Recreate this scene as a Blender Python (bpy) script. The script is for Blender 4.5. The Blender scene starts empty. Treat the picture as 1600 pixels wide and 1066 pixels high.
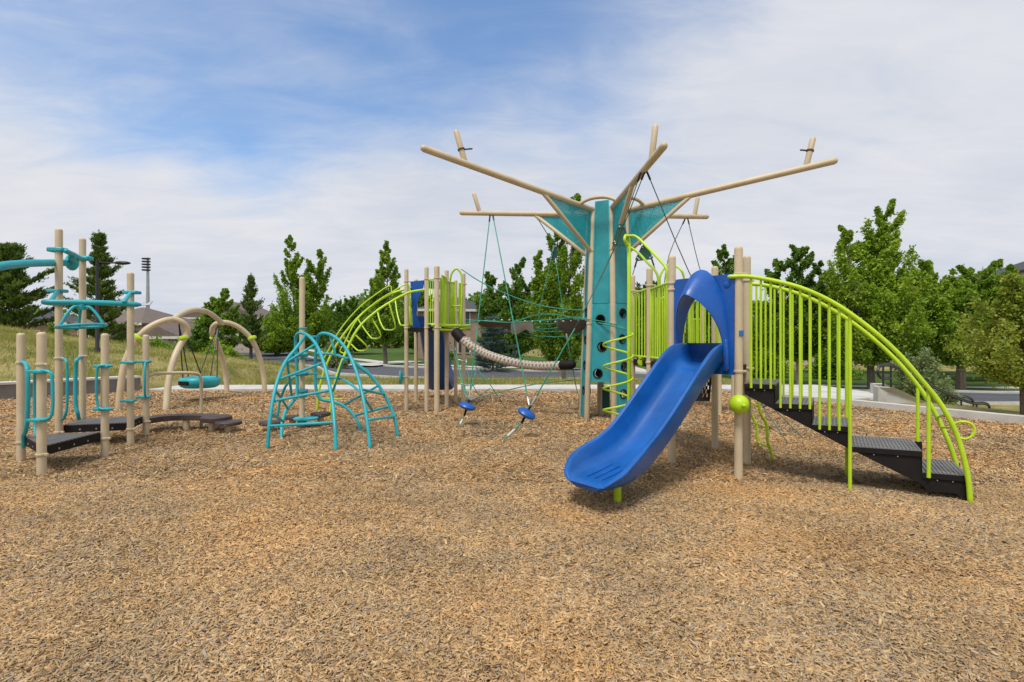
import bpy, math, random
import numpy as np
from mathutils import Vector, geometry
R = math.radians
SC = bpy.context.scene
# ------------------------------------------------------------------ camera
EYE, F, CX, CY = 1.5, 800.0, 800.0, 533.0
cam = bpy.data.objects.new('camera', bpy.data.cameras.new('camera'))
SC.collection.objects.link(cam); SC.camera = cam
cam.location = (0, 0, EYE); cam.rotation_euler = (R(90), 0, 0)
cam.data.sensor_width = 36; cam.data.lens = 18.0
cam.data.clip_start = 0.05; cam.data.clip_end = 3000
# ------------------------------------------------------------------ world
SUN_EL, SUN_AZ = 62, 205
w = bpy.data.worlds.new('World'); SC.world = w; w.use_nodes = True
nt = w.node_tree; N = nt.nodes; L = nt.links
for n in list(N): N.remove(n)
def wn(t, **k):
    n = N.new(t)
    for a, b in k.items(): setattr(n, a, b)
    return n
out = wn('ShaderNodeOutputWorld')
sky = wn('ShaderNodeTexSky', sky_type='NISHITA', sun_disc=False, sun_elevation=R(SUN_EL), sun_rotation=R(SUN_AZ))
sky.air_density = 1.0; sky.dust_density = 1.2; sky.ozone_density = 1.6
tc = wn('ShaderNodeTexCoord')
def vm(op, a, b):
    n = wn('ShaderNodeVectorMath', operation=op); L.new(a, n.inputs[0])
    if isinstance(b, tuple): n.inputs[1].default_value = b
    else: L.new(b, n.inputs[1])
    return n.outputs[0]
def wm(op, a, b=None, clamp=False):
    n = wn('ShaderNodeMath', operation=op, use_clamp=clamp)
    for i, v in enumerate((a, b)):
        if v is None: continue
        if isinstance(v, (int, float)): n.inputs[i].default_value = v
        else: L.new(v, n.inputs[i])
    return n.outputs[0]
sep = wn('ShaderNodeSeparateXYZ'); L.new(tc.outputs['Generated'], sep.inputs[0])
dx, dy, dz = sep.outputs
zz = wm('ADD', wm('MAXIMUM', dz, 0.0), 0.16)
# clouds live on a layer overhead: divide by height so that they flatten towards the horizon
cmb = wn('ShaderNodeCombineXYZ'); L.new(wm('DIVIDE', dx, zz), cmb.inputs[0]); L.new(wm('DIVIDE', dy, zz), cmb.inputs[1])
def wnoise(scale, loc, det=8, rough=.55, dist=0.0, sc=(1,1,1), rot=0):
    m = wn('ShaderNodeMapping'); L.new(cmb.outputs[0], m.inputs[0]); m.inputs['Location'].default_value = loc
    m.inputs['Scale'].default_value = sc; m.inputs['Rotation'].default_value = (0, 0, R(rot))
    n = wn('ShaderNodeTexNoise'); L.new(m.outputs[0], n.inputs['Vector'])
    n.inputs['Scale'].default_value = scale; n.inputs['Detail'].default_value = det
    n.inputs['Roughness'].default_value = rough; n.inputs['Distortion'].default_value = dist
    return n.outputs['Fac']
n1 = wnoise(0.8, (3.1, 1.7, 0), 7, .48, .5, (1, 1.3, 1), 25)
n2 = wnoise(2.6, (0.4, 5.2, 0), 9, .62, .5, (1, 2.0, 1), -20)
n3 = wnoise(0.55, (7.4, 2.2, 0), 5, .5, .3)
# clear patch: high up, a little left of the view
def clear_patch(d, a, b):
    clr = wn('ShaderNodeVectorMath', operation='DOT_PRODUCT'); L.new(tc.outputs['Generated'], clr.inputs[0])
    clr.inputs[1].default_value = Vector(d).normalized()
    p = wn('ShaderNodeMapRange', interpolation_type='SMOOTHSTEP'); L.new(clr.outputs['Value'], p.inputs[0])
    p.inputs[1].default_value = a; p.inputs[2].default_value = b; return p.outputs[0]
patch_ = wm('MAXIMUM', clear_patch((-.50, 1, .56), .84, .995), clear_patch((-.10, 1, .64), .86, 1.0))
cov = wm('ADD', wm('MULTIPLY', n1, 1.0), wm('MULTIPLY', n2, .30))
low = wn('ShaderNodeMapRange', interpolation_type='SMOOTHSTEP'); L.new(dz, low.inputs[0])
low.inputs[1].default_value = .12; low.inputs[2].default_value = .42; low.inputs[3].default_value = 1; low.inputs[4].default_value = 0
patch_ = wm('MULTIPLY', patch_, wm('SUBTRACT', 1.0, wm('MULTIPLY', low.outputs[0], .75)))
cov = wm('SUBTRACT', wm('ADD', cov, wm('MULTIPLY', low.outputs[0], .16)), wm('MULTIPLY', patch_, .56))
ramp = wn('ShaderNodeMapRange', interpolation_type='SMOOTHSTEP'); L.new(cov, ramp.inputs[0])
ramp.inputs[1].default_value = .03; ramp.inputs[2].default_value = .56; ramp.inputs[3].default_value = .10
cfac = ramp.outputs[0]
ccol = wn('ShaderNodeMix', data_type='RGBA')
cshade = wn('ShaderNodeMapRange'); L.new(wm('ADD', wm('MULTIPLY', n3, .6), wm('MULTIPLY', n2, .4)), cshade.inputs[0])
cshade.inputs[1].default_value = .36; cshade.inputs[2].default_value = .62
L.new(cshade.outputs[0], ccol.inputs['Factor'])
ccol.inputs['A'].default_value = (0.50, 0.535, 0.61, 1); ccol.inputs['B'].default_value = (0.63, 0.635, 0.665, 1)
hs = wn('ShaderNodeHueSaturation'); hs.inputs['Saturation'].default_value = 1.22; L.new(sky.outputs[0], hs.inputs['Color'])
bgs = wn('ShaderNodeBackground'); L.new(hs.outputs[0], bgs.inputs[0]); bgs.inputs[1].default_value = 0.15
bgc = wn('ShaderNodeBackground'); L.new(ccol.outputs['Result'], bgc.inputs[0]); bgc.inputs[1].default_value = 0.92
mx = wn('ShaderNodeMixShader'); L.new(cfac, mx.inputs[0]); L.new(bgs.outputs[0], mx.inputs[1]); L.new(bgc.outputs[0], mx.inputs[2])
L.new(mx.outputs[0], out.inputs[0])
# ------------------------------------------------------------------ sun
sl = bpy.data.lights.new('sun', 'SUN'); sl.energy = 2.2; sl.angle = R(17); sl.color = (1.0, .95, .87)
so = bpy.data.objects.new('sun', sl); SC.collection.objects.link(so)
az = R(SUN_AZ); el = R(SUN_EL)
sd = Vector((math.sin(az)*math.cos(el), math.cos(az)*math.cos(el), math.sin(el)))
so.rotation_euler = (-sd).to_track_quat('-Z', 'Y').to_euler(); so.location = (0, 0, 30)
SC.view_settings.view_transform = 'Standard'; SC.view_settings.look = 'None'
SC.view_settings.exposure = 0.44; SC.view_settings.gamma = 1
SC.render.engine = 'CYCLES'

# ------------------------------------------------------------------ materials
def newmat(name):
    m = bpy.data.materials.new(name); m.use_nodes = True
    return m, m.node_tree.nodes, m.node_tree.links, m.node_tree.nodes['Principled BSDF']
def mnode(nodes, t, **k):
    n = nodes.new(t)
    for a, b in k.items(): setattr(n, a, b)
    return n
def ramp_node(nodes, stops, interp='LINEAR'):
    r = nodes.new('ShaderNodeValToRGB'); cr = r.color_ramp; cr.interpolation = interp
    while len(cr.elements) < len(stops): cr.elements.new(.5)
    for e, (p, c) in zip(cr.elements, stops): e.position = p; e.color = (*c, 1)
    return r
def paint(name, col, rough=.38, var=.10, bump=.02, metallic=0, scale=18, coat=0.0, dirt=None):
    """painted / moulded surface with faint mottling, dust and orange-peel"""
    m, n, l, b = newmat(name)
    t = mnode(n, 'ShaderNodeTexCoord'); nz = mnode(n, 'ShaderNodeTexNoise')
    l.new(t.outputs['Object'], nz.inputs['Vector']); nz.inputs['Scale'].default_value = 3.1; nz.inputs['Detail'].default_value = 7
    d = tuple(c*(1-var*1.6) for c in col); u = tuple(min(1, c*(1+var)+.01*var) for c in col)
    r = ramp_node(n, [(.30, d), (.68, u)]); l.new(nz.outputs['Fac'], r.inputs[0])
    last = r.outputs[0]
    if dirt:
        n3_ = mnode(n, 'ShaderNodeTexNoise'); l.new(t.outputs['Object'], n3_.inputs['Vector'])
        n3_.inputs['Scale'].default_value = 22; n3_.inputs['Detail'].default_value = 6
        rr = ramp_node(n, [(.55, (0,0,0)), (.75, (1,1,1))]); l.new(n3_.outputs['Fac'], rr.inputs[0])
        mm = mnode(n, 'ShaderNodeMix', data_type='RGBA'); 
        ml = mnode(n, 'ShaderNodeMath', operation='MULTIPLY'); l.new(rr.outputs[0], ml.inputs[0]); ml.inputs[1].default_value = dirt[1]
        l.new(ml.outputs[0], mm.inputs['Factor']); l.new(last, mm.inputs['A']); mm.inputs['B'].default_value = (*dirt[0], 1)
        last = mm.outputs['Result']
    l.new(last, b.inputs['Base Color'])
    n2_ = mnode(n, 'ShaderNodeTexNoise'); l.new(t.outputs['Object'], n2_.inputs['Vector']); n2_.inputs['Scale'].default_value = scale*6
    bp = mnode(n, 'ShaderNodeBump'); bp.inputs['Strength'].default_value = bump*4; bp.inputs['Distance'].default_value = .0007
    l.new(n2_.outputs['Fac'], bp.inputs['Height']); l.new(bp.outputs[0], b.inputs['Normal'])
    mr = mnode(n, 'ShaderNodeMapRange'); l.new(nz.outputs['Fac'], mr.inputs[0])
    mr.inputs[3].default_value = rough-.06; mr.inputs[4].default_value = rough+.14; l.new(mr.outputs[0], b.inputs['Roughness'])
    b.inputs['Metallic'].default_value = metallic; b.inputs['Coat Weight'].default_value = coat
    return m
M = {}
M['slide'] = paint('slide_plastic', (.002, .095, .37), .30, .14, dirt=((.04, .13, .38), .35), scale=10)
M['tan'] = paint('tan_paint', (.56, .46, .305), .42, .07, bump=0, dirt=((.40, .32, .22), .15))
M['teal'] = paint('teal_paint', (.018, .36, .42), .36, .10, dirt=((.12, .30, .30), .2))
M['tealp'] = paint('teal_panel', (.016, .29, .335), .42, .14, dirt=((.10, .30, .32), .35))
M['lime'] = paint('lime_paint', (.46, .68, .018), .36, .09, dirt=((.34, .42, .06), .3))
M['blue'] = paint('blue_plastic', (.003, .085, .39), .33, .10, dirt=((.04, .15, .42), .3), scale=10)
M['dark'] = paint('dark_plastic', (.010, .008, .008), .62, .25, dirt=((.04, .033, .028), .25))
M['dark'].node_tree.nodes['Principled BSDF'].inputs['Specular IOR Level'].default_value = .22
M['rib'] = paint('grey_ribs', (.17, .165, .17), .5, .2, dirt=((.22, .18, .14), .3))
M['brown'] = paint('brown_rubber', (.060, .038, .032), .55, .22, dirt=((.16, .12, .09), .4))
M['membrane'] = paint('membrane_rubber', (.085, .065, .058), .7, .2)
M['greymat'] = paint('grey_rubber', (.42, .44, .50), .7, .12)
M['rope'] = paint('green_rope', (.035, .27, .18), .75, .25, bump=.15)
M['ropedk'] = paint('dark_rope', (.07, .13, .12), .75, .25, bump=.15)
M['greenplate'] = paint('green_plate', (.008, .09, .065), .5, .12)
M['black'] = paint('black_metal', (.012, .012, .014), .38, .2)
M['steel'] = paint('steel', (.42, .43, .44), .35, .1, metallic=.7)
M['knot'] = paint('white_ferrule', (.55, .58, .56), .4, .1)
M['bluelabel'] = paint('blue_sticker', (.02, .16, .42), .4, .05)
M['grate'] = None
def mat_grate():
    m, n, l, b = newmat('ribbed_tread')
    t = mnode(n, 'ShaderNodeTexCoord'); mp = mnode(n, 'ShaderNodeMapping'); l.new(t.outputs['Object'], mp.inputs[0])
    mp.inputs['Rotation'].default_value = (0, 0, R(22))
    wv = mnode(n, 'ShaderNodeTexWave', wave_type='BANDS', bands_direction='X', wave_profile='SIN')
    wv.inputs['Scale'].default_value = 10.5; l.new(mp.outputs[0], wv.inputs['Vector'])
    nz = mnode(n, 'ShaderNodeTexNoise'); nz.inputs['Scale'].default_value = 9; l.new(t.outputs['Object'], nz.inputs['Vector']); nz.inputs['Detail'].default_value = 8
    r = ramp_node(n, [(.35, (.035, .033, .035)), (.65, (.20, .195, .20))]); l.new(wv.outputs['Fac'], r.inputs[0])
    mm = mnode(n, 'ShaderNodeMix', data_type='RGBA'); l.new(nz.outputs['Fac'], mm.inputs['Factor']); l.new(r.outputs[0], mm.inputs['A']); mm.inputs['B'].default_value = (.15, .135, .125, 1)
    l.new(mm.outputs['Result'], b.inputs['Base Color']); b.inputs['Roughness'].default_value = .55
    bp = mnode(n, 'ShaderNodeBump'); bp.inputs['Strength'].default_value = .8; bp.inputs['Distance'].default_value = .01
    l.new(wv.outputs['Fac'], bp.inputs['Height']); l.new(bp.outputs[0], b.inputs['Normal'])
    return m
M['grate'] = mat_grate()
def mat_sail():
    m, n, l, b = newmat('perforated_teal_sheet')
    b.inputs['Base Color'].default_value = (.018, .35, .40, 1); b.inputs['Roughness'].default_value = .42
    t = mnode(n, 'ShaderNodeTexCoord'); v = mnode(n, 'ShaderNodeTexVoronoi'); v.inputs['Scale'].default_value = 42; v.inputs['Randomness'].default_value = 0
    l.new(t.outputs['UV'], v.inputs['Vector'])
    g = mnode(n, 'ShaderNodeMath', operation='GREATER_THAN'); l.new(v.outputs['Distance'], g.inputs[0]); g.inputs[1].default_value = .30
    l.new(g.outputs[0], b.inputs['Alpha'])
    return m
M['sail'] = mat_sail()
CHIPS = [(0, (.14, .095, .05)), (.13, (.26, .175, .08)), (.28, (.41, .27, .11)), (.44, (.49, .325, .13)), (.58, (.41, .315, .185)), (.70, (.32, .27, .205)), (.83, (.54, .375, .165)), (1, (.60, .46, .245))]
def patch_mix(n, l, t, src):
    """large warm / grey patches shared by the chips and the bed below them"""
    pn = mnode(n, 'ShaderNodeTexNoise'); l.new(t.outputs['Object'], pn.inputs['Vector']); pn.inputs['Scale'].default_value = .62; pn.inputs['Detail'].default_value = 5; pn.inputs['Roughness'].default_value = .6
    r = ramp_node(n, [(.33, (.90, .91, .96)), (.50, (1.08, 1.02, .92)), (.66, (1.26, 1.06, .74))]); l.new(pn.outputs['Fac'], r.inputs[0])
    mm = mnode(n, 'ShaderNodeMix', data_type='RGBA', blend_type='MULTIPLY'); mm.inputs['Factor'].default_value = 1
    l.new(src, mm.inputs['A']); l.new(r.outputs[0], mm.inputs['B'])
    h = mnode(n, 'ShaderNodeHueSaturation'); h.inputs['Saturation'].default_value = .93; h.inputs['Hue'].default_value = .494; l.new(mm.outputs['Result'], h.inputs['Color'])
    dn = mnode(n, 'ShaderNodeTexNoise'); l.new(t.outputs['Object'], dn.inputs['Vector']); dn.inputs['Scale'].default_value = .95; dn.inputs['Detail'].default_value = 6; dn.inputs['Roughness'].default_value = .65
    dr_ = mnode(n, 'ShaderNodeMapRange'); l.new(dn.outputs['Fac'], dr_.inputs[0]); dr_.inputs[1].default_value = .32; dr_.inputs[2].default_value = .62; dr_.inputs[3].default_value = .80; dr_.inputs[4].default_value = 1.12; l.new(dr_.outputs[0], h.inputs['Value'])
    return h.outputs[0]
def mat_chip():
    m, n, l, b = newmat('wood_chip')
    g = mnode(n, 'ShaderNodeNewGeometry'); r = ramp_node(n, CHIPS); l.new(g.outputs['Random Per Island'], r.inputs[0])
    t = mnode(n, 'ShaderNodeTexCoord'); l.new(patch_mix(n, l, t, r.outputs[0]), b.inputs['Base Color']); b.inputs['Roughness'].default_value = .85
    b.inputs['Specular IOR Level'].default_value = .25
    return m
def mat_bed():
    m, n, l, b = newmat('wood_chip_bed')
    t = mnode(n, 'ShaderNodeTexCoord')
    mp = mnode(n, 'ShaderNodeMapping'); l.new(t.outputs['Object'], mp.inputs[0])
    wz = mnode(n, 'ShaderNodeTexNoise'); wz.inputs['Scale'].default_value = 6; l.new(mp.outputs[0], wz.inputs['Vector'])
    va = mnode(n, 'ShaderNodeVectorMath', operation='SCALE'); l.new(wz.outputs['Color'], va.inputs[0]); va.inputs['Scale'].default_value = .35
    vb = mnode(n, 'ShaderNodeVectorMath', operation='ADD'); l.new(mp.outputs[0], vb.inputs[0]); l.new(va.outputs[0], vb.inputs[1])
    v = mnode(n, 'ShaderNodeTexVoronoi'); v.inputs['Scale'].default_value = 42; l.new(vb.outputs[0], v.inputs['Vector'])
    sp = mnode(n, 'ShaderNodeSeparateXYZ'); l.new(v.outputs['Color'], sp.inputs[0])
    r = ramp_node(n, CHIPS); l.new(sp.outputs[0], r.inputs[0])
    dk = mnode(n, 'ShaderNodeMix', data_type='RGBA', blend_type='MULTIPLY'); dk.inputs['Factor'].default_value = 1; l.new(r.outputs[0], dk.inputs['A']); dk.inputs['B'].default_value = (.92, .92, .92, 1)
    l.new(patch_mix(n, l, t, dk.outputs['Result']), b.inputs['Base Color']); b.inputs['Roughness'].default_value = .9
    b.inputs['Specular IOR Level'].default_value = .2
    bp = mnode(n, 'ShaderNodeBump'); bp.inputs['Strength'].default_value = 1; bp.inputs['Distance'].default_value = .02
    l.new(sp.outputs[1], bp.inputs['Height']); l.new(bp.outputs[0], b.inputs['Normal'])
    return m
M['chip'] = mat_chip(); M['bed'] = mat_bed()
def mat_noise(name, stops, scale, rough=.9, bump=.3, bscale=None, detail=9, dist=.02):
    m, n, l, b = newmat(name); t = mnode(n, 'ShaderNodeTexCoord')
    nz = mnode(n, 'ShaderNodeTexNoise'); l.new(t.outputs['Object'], nz.inputs['Vector']); nz.inputs['Scale'].default_value = scale; nz.inputs['Detail'].default_value = detail; nz.inputs['Roughness'].default_value = .65
    r = ramp_node(n, stops); l.new(nz.outputs['Fac'], r.inputs[0]); l.new(r.outputs[0], b.inputs['Base Color']); b.inputs['Roughness'].default_value = rough
    n2_ = mnode(n, 'ShaderNodeTexNoise'); l.new(t.outputs['Object'], n2_.inputs['Vector']); n2_.inputs['Scale'].default_value = bscale or scale*8; n2_.inputs['Detail'].default_value = 8
    bp = mnode(n, 'ShaderNodeBump'); bp.inputs['Strength'].default_value = bump; bp.inputs['Distance'].default_value = dist
    l.new(n2_.outputs['Fac'], bp.inputs['Height']); l.new(bp.outputs[0], b.inputs['Normal'])
    b.inputs['Specular IOR Level'].default_value = .25
    return m
M['grassland'] = mat_noise('grassland', [(.32, (.10, .12, .025)), (.47, (.21, .19, .055)), (.56, (.33, .27, .11)), (.72, (.16, .17, .04))], .55, bump=.8, bscale=9, dist=.08)
M['lawn'] = mat_noise('lawn', [(.3, (.04, .085, .012)), (.55, (.065, .12, .018)), (.75, (.12, .14, .035))], .8, bump=.6, bscale=14, dist=.05)
M['concrete'] = mat_noise('concrete', [(.3, (.42, .41, .385)), (.5, (.52, .505, .475)), (.7, (.60, .585, .55))], 1.6, .85, .15)
M['wallgrey'] = mat_noise('grey_wall_concrete', [(.3, (.15, .135, .125)), (.5, (.19, .175, .165)), (.7, (.24, .225, .21))], 1.8, .85, .25)
M['asphalt'] = mat_noise('asphalt', [(.3, (.075, .08, .09)), (.55, (.095, .10, .115)), (.75, (.12, .125, .14))], 1.1, .85, .3, 60)
M['bark'] = mat_noise('bark', [(.3, (.07, .055, .045)), (.7, (.18, .15, .12))], 9, .9, .7, 30)
M['barkpale'] = mat_noise('pale_bark', [(.3, (.16, .12, .09)), (.7, (.36, .28, .22))], 9, .9, .7, 30)
def mat_leaf(name, a, b_, c):
    m, n, l, b = newmat(name)
    g = mnode(n, 'ShaderNodeNewGeometry'); t = mnode(n, 'ShaderNodeTexCoord')
    nz = mnode(n, 'ShaderNodeTexNoise'); nz.inputs['Scale'].default_value = .55; nz.inputs['Detail'].default_value = 5; l.new(t.outputs['Object'], nz.inputs['Vector'])
    ad = mnode(n, 'ShaderNodeMath', operation='MULTIPLY_ADD'); l.new(g.outputs['Random Per Island'], ad.inputs[0]); ad.inputs[1].default_value = .45
    sb = mnode(n, 'ShaderNodeMath', operation='MULTIPLY_ADD'); l.new(nz.outputs['Fac'], sb.inputs[0]); sb.inputs[1].default_value = 1.5; sb.inputs[2].default_value = -.47
    l.new(sb.outputs[0], ad.inputs[2])
    r = ramp_node(n, [(.08, a), (.5, b_), (.92, c)]); l.new(ad.outputs[0], r.inputs[0]); l.new(r.outputs[0], b.inputs['Base Color'])
    b.inputs['Roughness'].default_value = .6; b.inputs['Specular IOR Level'].default_value = .3
    tr = mnode(n, 'ShaderNodeBsdfTranslucent'); l.new(r.outputs[0], tr.inputs[0])
    ms = mnode(n, 'ShaderNodeMixShader'); ms.inputs[0].default_value = .40
    l.new(b.outputs[0], ms.inputs[1]); l.new(tr.outputs[0], ms.inputs[2]); l.new(ms.outputs[0], n['Material Output'].inputs[0])
    return m
M['leaf_mid'] = mat_leaf('leaf_mid', (.095, .19, .014), (.21, .35, .024), (.38, .52, .05))
M['leaf_dark'] = mat_leaf('leaf_dark', (.065, .14, .016), (.13, .25, .024), (.24, .38, .045))
M['leaf_bright'] = mat_leaf('leaf_bright', (.12, .23, .016), (.27, .42, .028), (.45, .57, .06))
M['leaf_yellow'] = mat_leaf('leaf_yellow', (.14, .23, .02), (.34, .41, .05), (.60, .58, .14))
M['needle'] = mat_leaf('needle', (.055, .115, .02), (.12, .20, .033), (.25, .32, .07))
M['spruce'] = mat_leaf('spruce', (.075, .13, .105), (.13, .20, .17), (.20, .27, .24))
M['sage'] = mat_leaf('sage', (.14, .19, .07), (.24, .31, .12), (.38, .43, .21))
M['blade'] = mat_leaf('grass_blade', (.16, .22, .03), (.33, .33, .08), (.54, .47, .18))
M['stucco'] = mat_noise('stucco', [(.3, (.30, .21, .16)), (.7, (.37, .26, .20))], 2, .9, .1)
M['stuccopale'] = mat_noise('pale_stucco', [(.3, (.46, .40, .34)), (.7, (.54, .48, .42))], 2, .9, .1)
M['shingle'] = mat_noise('shingle', [(.3, (.12, .095, .085)), (.7, (.20, .165, .145))], 5, .9, .4)
M['shingledk'] = mat_noise('dark_shingle', [(.3, (.045, .048, .055)), (.7, (.095, .10, .11))], 5, .9, .4)
M['trim'] = paint('white_trim', (.62, .60, .56), .6, .06)
def mat_glass():
    m, n, l, b = newmat('window_glass'); b.inputs['Base Color'].default_value = (.03, .035, .045, 1); b.inputs['Roughness'].default_value = .08
    t = mnode(n, 'ShaderNodeTexCoord'); nz = mnode(n, 'ShaderNodeTexNoise'); nz.inputs['Scale'].default_value = 2; l.new(t.outputs['Object'], nz.inputs['Vector'])
    r = ramp_node(n, [(.3, (.02, .025, .03)), (.7, (.07, .08, .09))]); l.new(nz.outputs['Fac'], r.inputs[0]); l.new(r.outputs[0], b.inputs['Base Color'])
    return m
M['glass'] = mat_glass()
def mat_braid():
    m, n, l, b = newmat('braided_cover')
    t = mnode(n, 'ShaderNodeTexCoord')
    def band(ang):
        mp = mnode(n, 'ShaderNodeMapping'); l.new(t.outputs['UV'], mp.inputs[0]); mp.inputs['Rotation'].default_value = (0, 0, R(ang))
        wv = mnode(n, 'ShaderNodeTexWave', wave_type='BANDS', bands_direction='X'); wv.inputs['Scale'].default_value = 1.9; l.new(mp.outputs[0], wv.inputs['Vector'])
        return wv.outputs['Fac']
    mxn = mnode(n, 'ShaderNodeMath', operation='MAXIMUM'); l.new(band(24), mxn.inputs[0]); l.new(band(-24), mxn.inputs[1])
    r = ramp_node(n, [(.25, (.25, .20, .165)), (.75, (.52, .45, .385))]); l.new(mxn.outputs[0], r.inputs[0]); l.new(r.outputs[0], b.inputs['Base Color'])
    bp = mnode(n, 'ShaderNodeBump'); bp.inputs['Strength'].default_value = .9; bp.inputs['Distance'].default_value = .02; l.new(mxn.outputs[0], bp.inputs['Height']); l.new(bp.outputs[0], b.inputs['Normal'])
    b.inputs['Roughness'].default_value = .8
    return m
M['braid'] = mat_braid()

# ------------------------------------------------------------------ object helpers
ORG = {}
def tag(o, label=None, cat=None, group=None, kind=None):
    if label: o['label'] = label
    if cat: o['category'] = cat
    if group: o['group'] = group
    if kind: o['kind'] = kind
    return o
def thing(name, loc, label, cat, group=None):
    o = bpy.data.objects.new(name, None); SC.collection.objects.link(o); o.location = loc
    o.empty_display_size = .2; ORG[o.name] = Vector(loc)
    return tag(o, label, cat, group)
def mesh_obj(name, geoms, mat, parent=None, smooth=True, label=None, uv=None):
    """geoms: list of (verts, faces); verts in world space; joined into ONE mesh"""
    if isinstance(geoms, tuple): geoms = [geoms]
    V, Fc = [], []
    for v, f in geoms:
        k = len(V); V += [tuple(p) for p in v]; Fc += [tuple(i+k for i in q) for q in f]
    org = ORG.get(parent.name, Vector((0, 0, 0))) if parent else Vector((0, 0, 0))
    me = bpy.data.meshes.new(name); me.from_pydata([(a-org.x, b-org.y, c-org.z) for a, b, c in V], [], Fc); me.update()
    o = bpy.data.objects.new(name, me); SC.collection.objects.link(o)
    if parent: o.parent = parent; ORG[o.name] = org
    me.materials.append(mat)
    if smooth:
        me.polygons.foreach_set('use_smooth', [True]*len(me.polygons))
        try: me.set_sharp_from_angle(angle=R(40))
        except Exception: pass
    if label: o['label'] = label
    return o
def fast_mesh(name, verts, nper, mat, parent=None, smooth=False):
    """verts: (n, nper, 3) polygons"""
    org = ORG.get(parent.name, Vector((0, 0, 0))) if parent else Vector((0, 0, 0))
    v = verts.reshape(-1, 3).astype(np.float32) - np.array(org, dtype=np.float32)
    n = len(v); me = bpy.data.meshes.new(name); me.vertices.add(n); me.vertices.foreach_set('co', v.ravel())
    me.loops.add(n); me.loops.foreach_set('vertex_index', np.arange(n, dtype=np.int32))
    me.polygons.add(n//nper); me.polygons.foreach_set('loop_start', np.arange(0, n, nper, dtype=np.int32))
    me.polygons.foreach_set('loop_total', np.full(n//nper, nper, dtype=np.int32))
    me.update(calc_edges=True); me.materials.append(mat)
    o = bpy.data.objects.new(name, me); SC.collection.objects.link(o)
    if parent: o.parent = parent; ORG[o.name] = org
    return o
def P(px, py, Z): return Vector(((px-CX)/F*Z, Z, EYE-(py-CY)/F*Z))
def G(px, py, z=0.0):
    Z = (EYE-z)*F/(py-CY); return Vector(((px-CX)/F*Z, Z, z))
def GX(px, Z, z=0.0): return Vector(((px-CX)/F*Z, Z, z))
def smooth_path(pts, n=6, closed=False):
    pts = [Vector(p) for p in pts]
    if len(pts) < 3: return pts
    out = []; m = len(pts); rng_ = range(m if closed else m-1)
    for i in rng_:
        if closed: p0, p1, p2, p3 = pts[(i-1) % m], pts[i], pts[(i+1) % m], pts[(i+2) % m]
        else:
            p1, p2 = pts[i], pts[i+1]; p0 = pts[i-1] if i else p1*2-p2; p3 = pts[i+2] if i+2 < m else p2*2-p1
        a = max((p1-p0).length, 1e-6)**.5; b = max((p2-p1).length, 1e-6)**.5; c = max((p3-p2).length, 1e-6)**.5
        for k in range(n):
            t = k/n; T0, T1, T2, T3 = 0, a, a+b, a+b+c; tt = T1+t*b
            A1 = p0*((T1-tt)/(T1-T0))+p1*((tt-T0)/(T1-T0)); A2 = p1*((T2-tt)/(T2-T1))+p2*((tt-T1)/(T2-T1)); A3 = p2*((T3-tt)/(T3-T2))+p3*((tt-T2)/(T3-T2))
            B1 = A1*((T2-tt)/(T2-T0))+A2*((tt-T0)/(T2-T0)); B2 = A2*((T3-tt)/(T3-T1))+A3*((tt-T1)/(T3-T1))
            out.append(B1*((T2-tt)/(T2-T1))+B2*((tt-T1)/(T2-T1)))
    if not closed: out.append(pts[-1])
    return out
def tube(pts, r, seg=10, closed=False, sm=0, cap='round', r2=None):
    pts = [Vector(p) for p in pts]
    if sm: pts = smooth_path(pts, sm, closed)
    m = len(pts); V = []; Fc = []
    tans = []
    for i in range(m):
        if closed: t = pts[(i+1) % m]-pts[i-1]
        else: t = pts[min(i+1, m-1)]-pts[max(i-1, 0)]
        tans.append(t.normalized() if t.length > 1e-9 else Vector((0, 0, 1)))
    up = Vector((0, 0, 1)) if abs(tans[0].z) < .9 else Vector((1, 0, 0))
    nrm = tans[0].cross(up).normalized()
    rings = []
    for i in range(m):
        nrm = (nrm-tans[i]*nrm.dot(tans[i])).normalized(); bn = tans[i].cross(nrm)
        rr = r if r2 is None else r+(r2-r)*i/(m-1)
        rings.append((pts[i], nrm.copy(), bn, rr))
    seq = []
    if not closed and cap == 'round':
        p, n_, b_, rr = rings[0]; t = tans[0]
        seq += [(p-t*rr*.95, n_, b_, rr*.3), (p-t*rr*.7, n_, b_, rr*.72)]
    seq += rings
    if not closed and cap == 'round':
        p, n_, b_, rr = rings[-1]; t = tans[-1]
        seq += [(p+t*rr*.7, n_, b_, rr*.72), (p+t*rr*.95, n_, b_, rr*.3)]
    for p, n_, b_, rr in seq:
        for k in range(seg):
            a = 2*math.pi*k/seg; V.append(p+n_*math.cos(a)*rr+b_*math.sin(a)*rr)
    ns = len(seq)
    for i in range(ns if closed else ns-1):
        for k in range(seg):
            a = i*seg+k; b = i*seg+(k+1) % seg; j = (i+1) % ns
            Fc.append((a, b, j*seg+(k+1) % seg, j*seg+k))
    if not closed: Fc.append(tuple(range(seg))[::-1]); Fc.append(tuple((ns-1)*seg+k for k in range(seg)))
    return V, Fc
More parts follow.
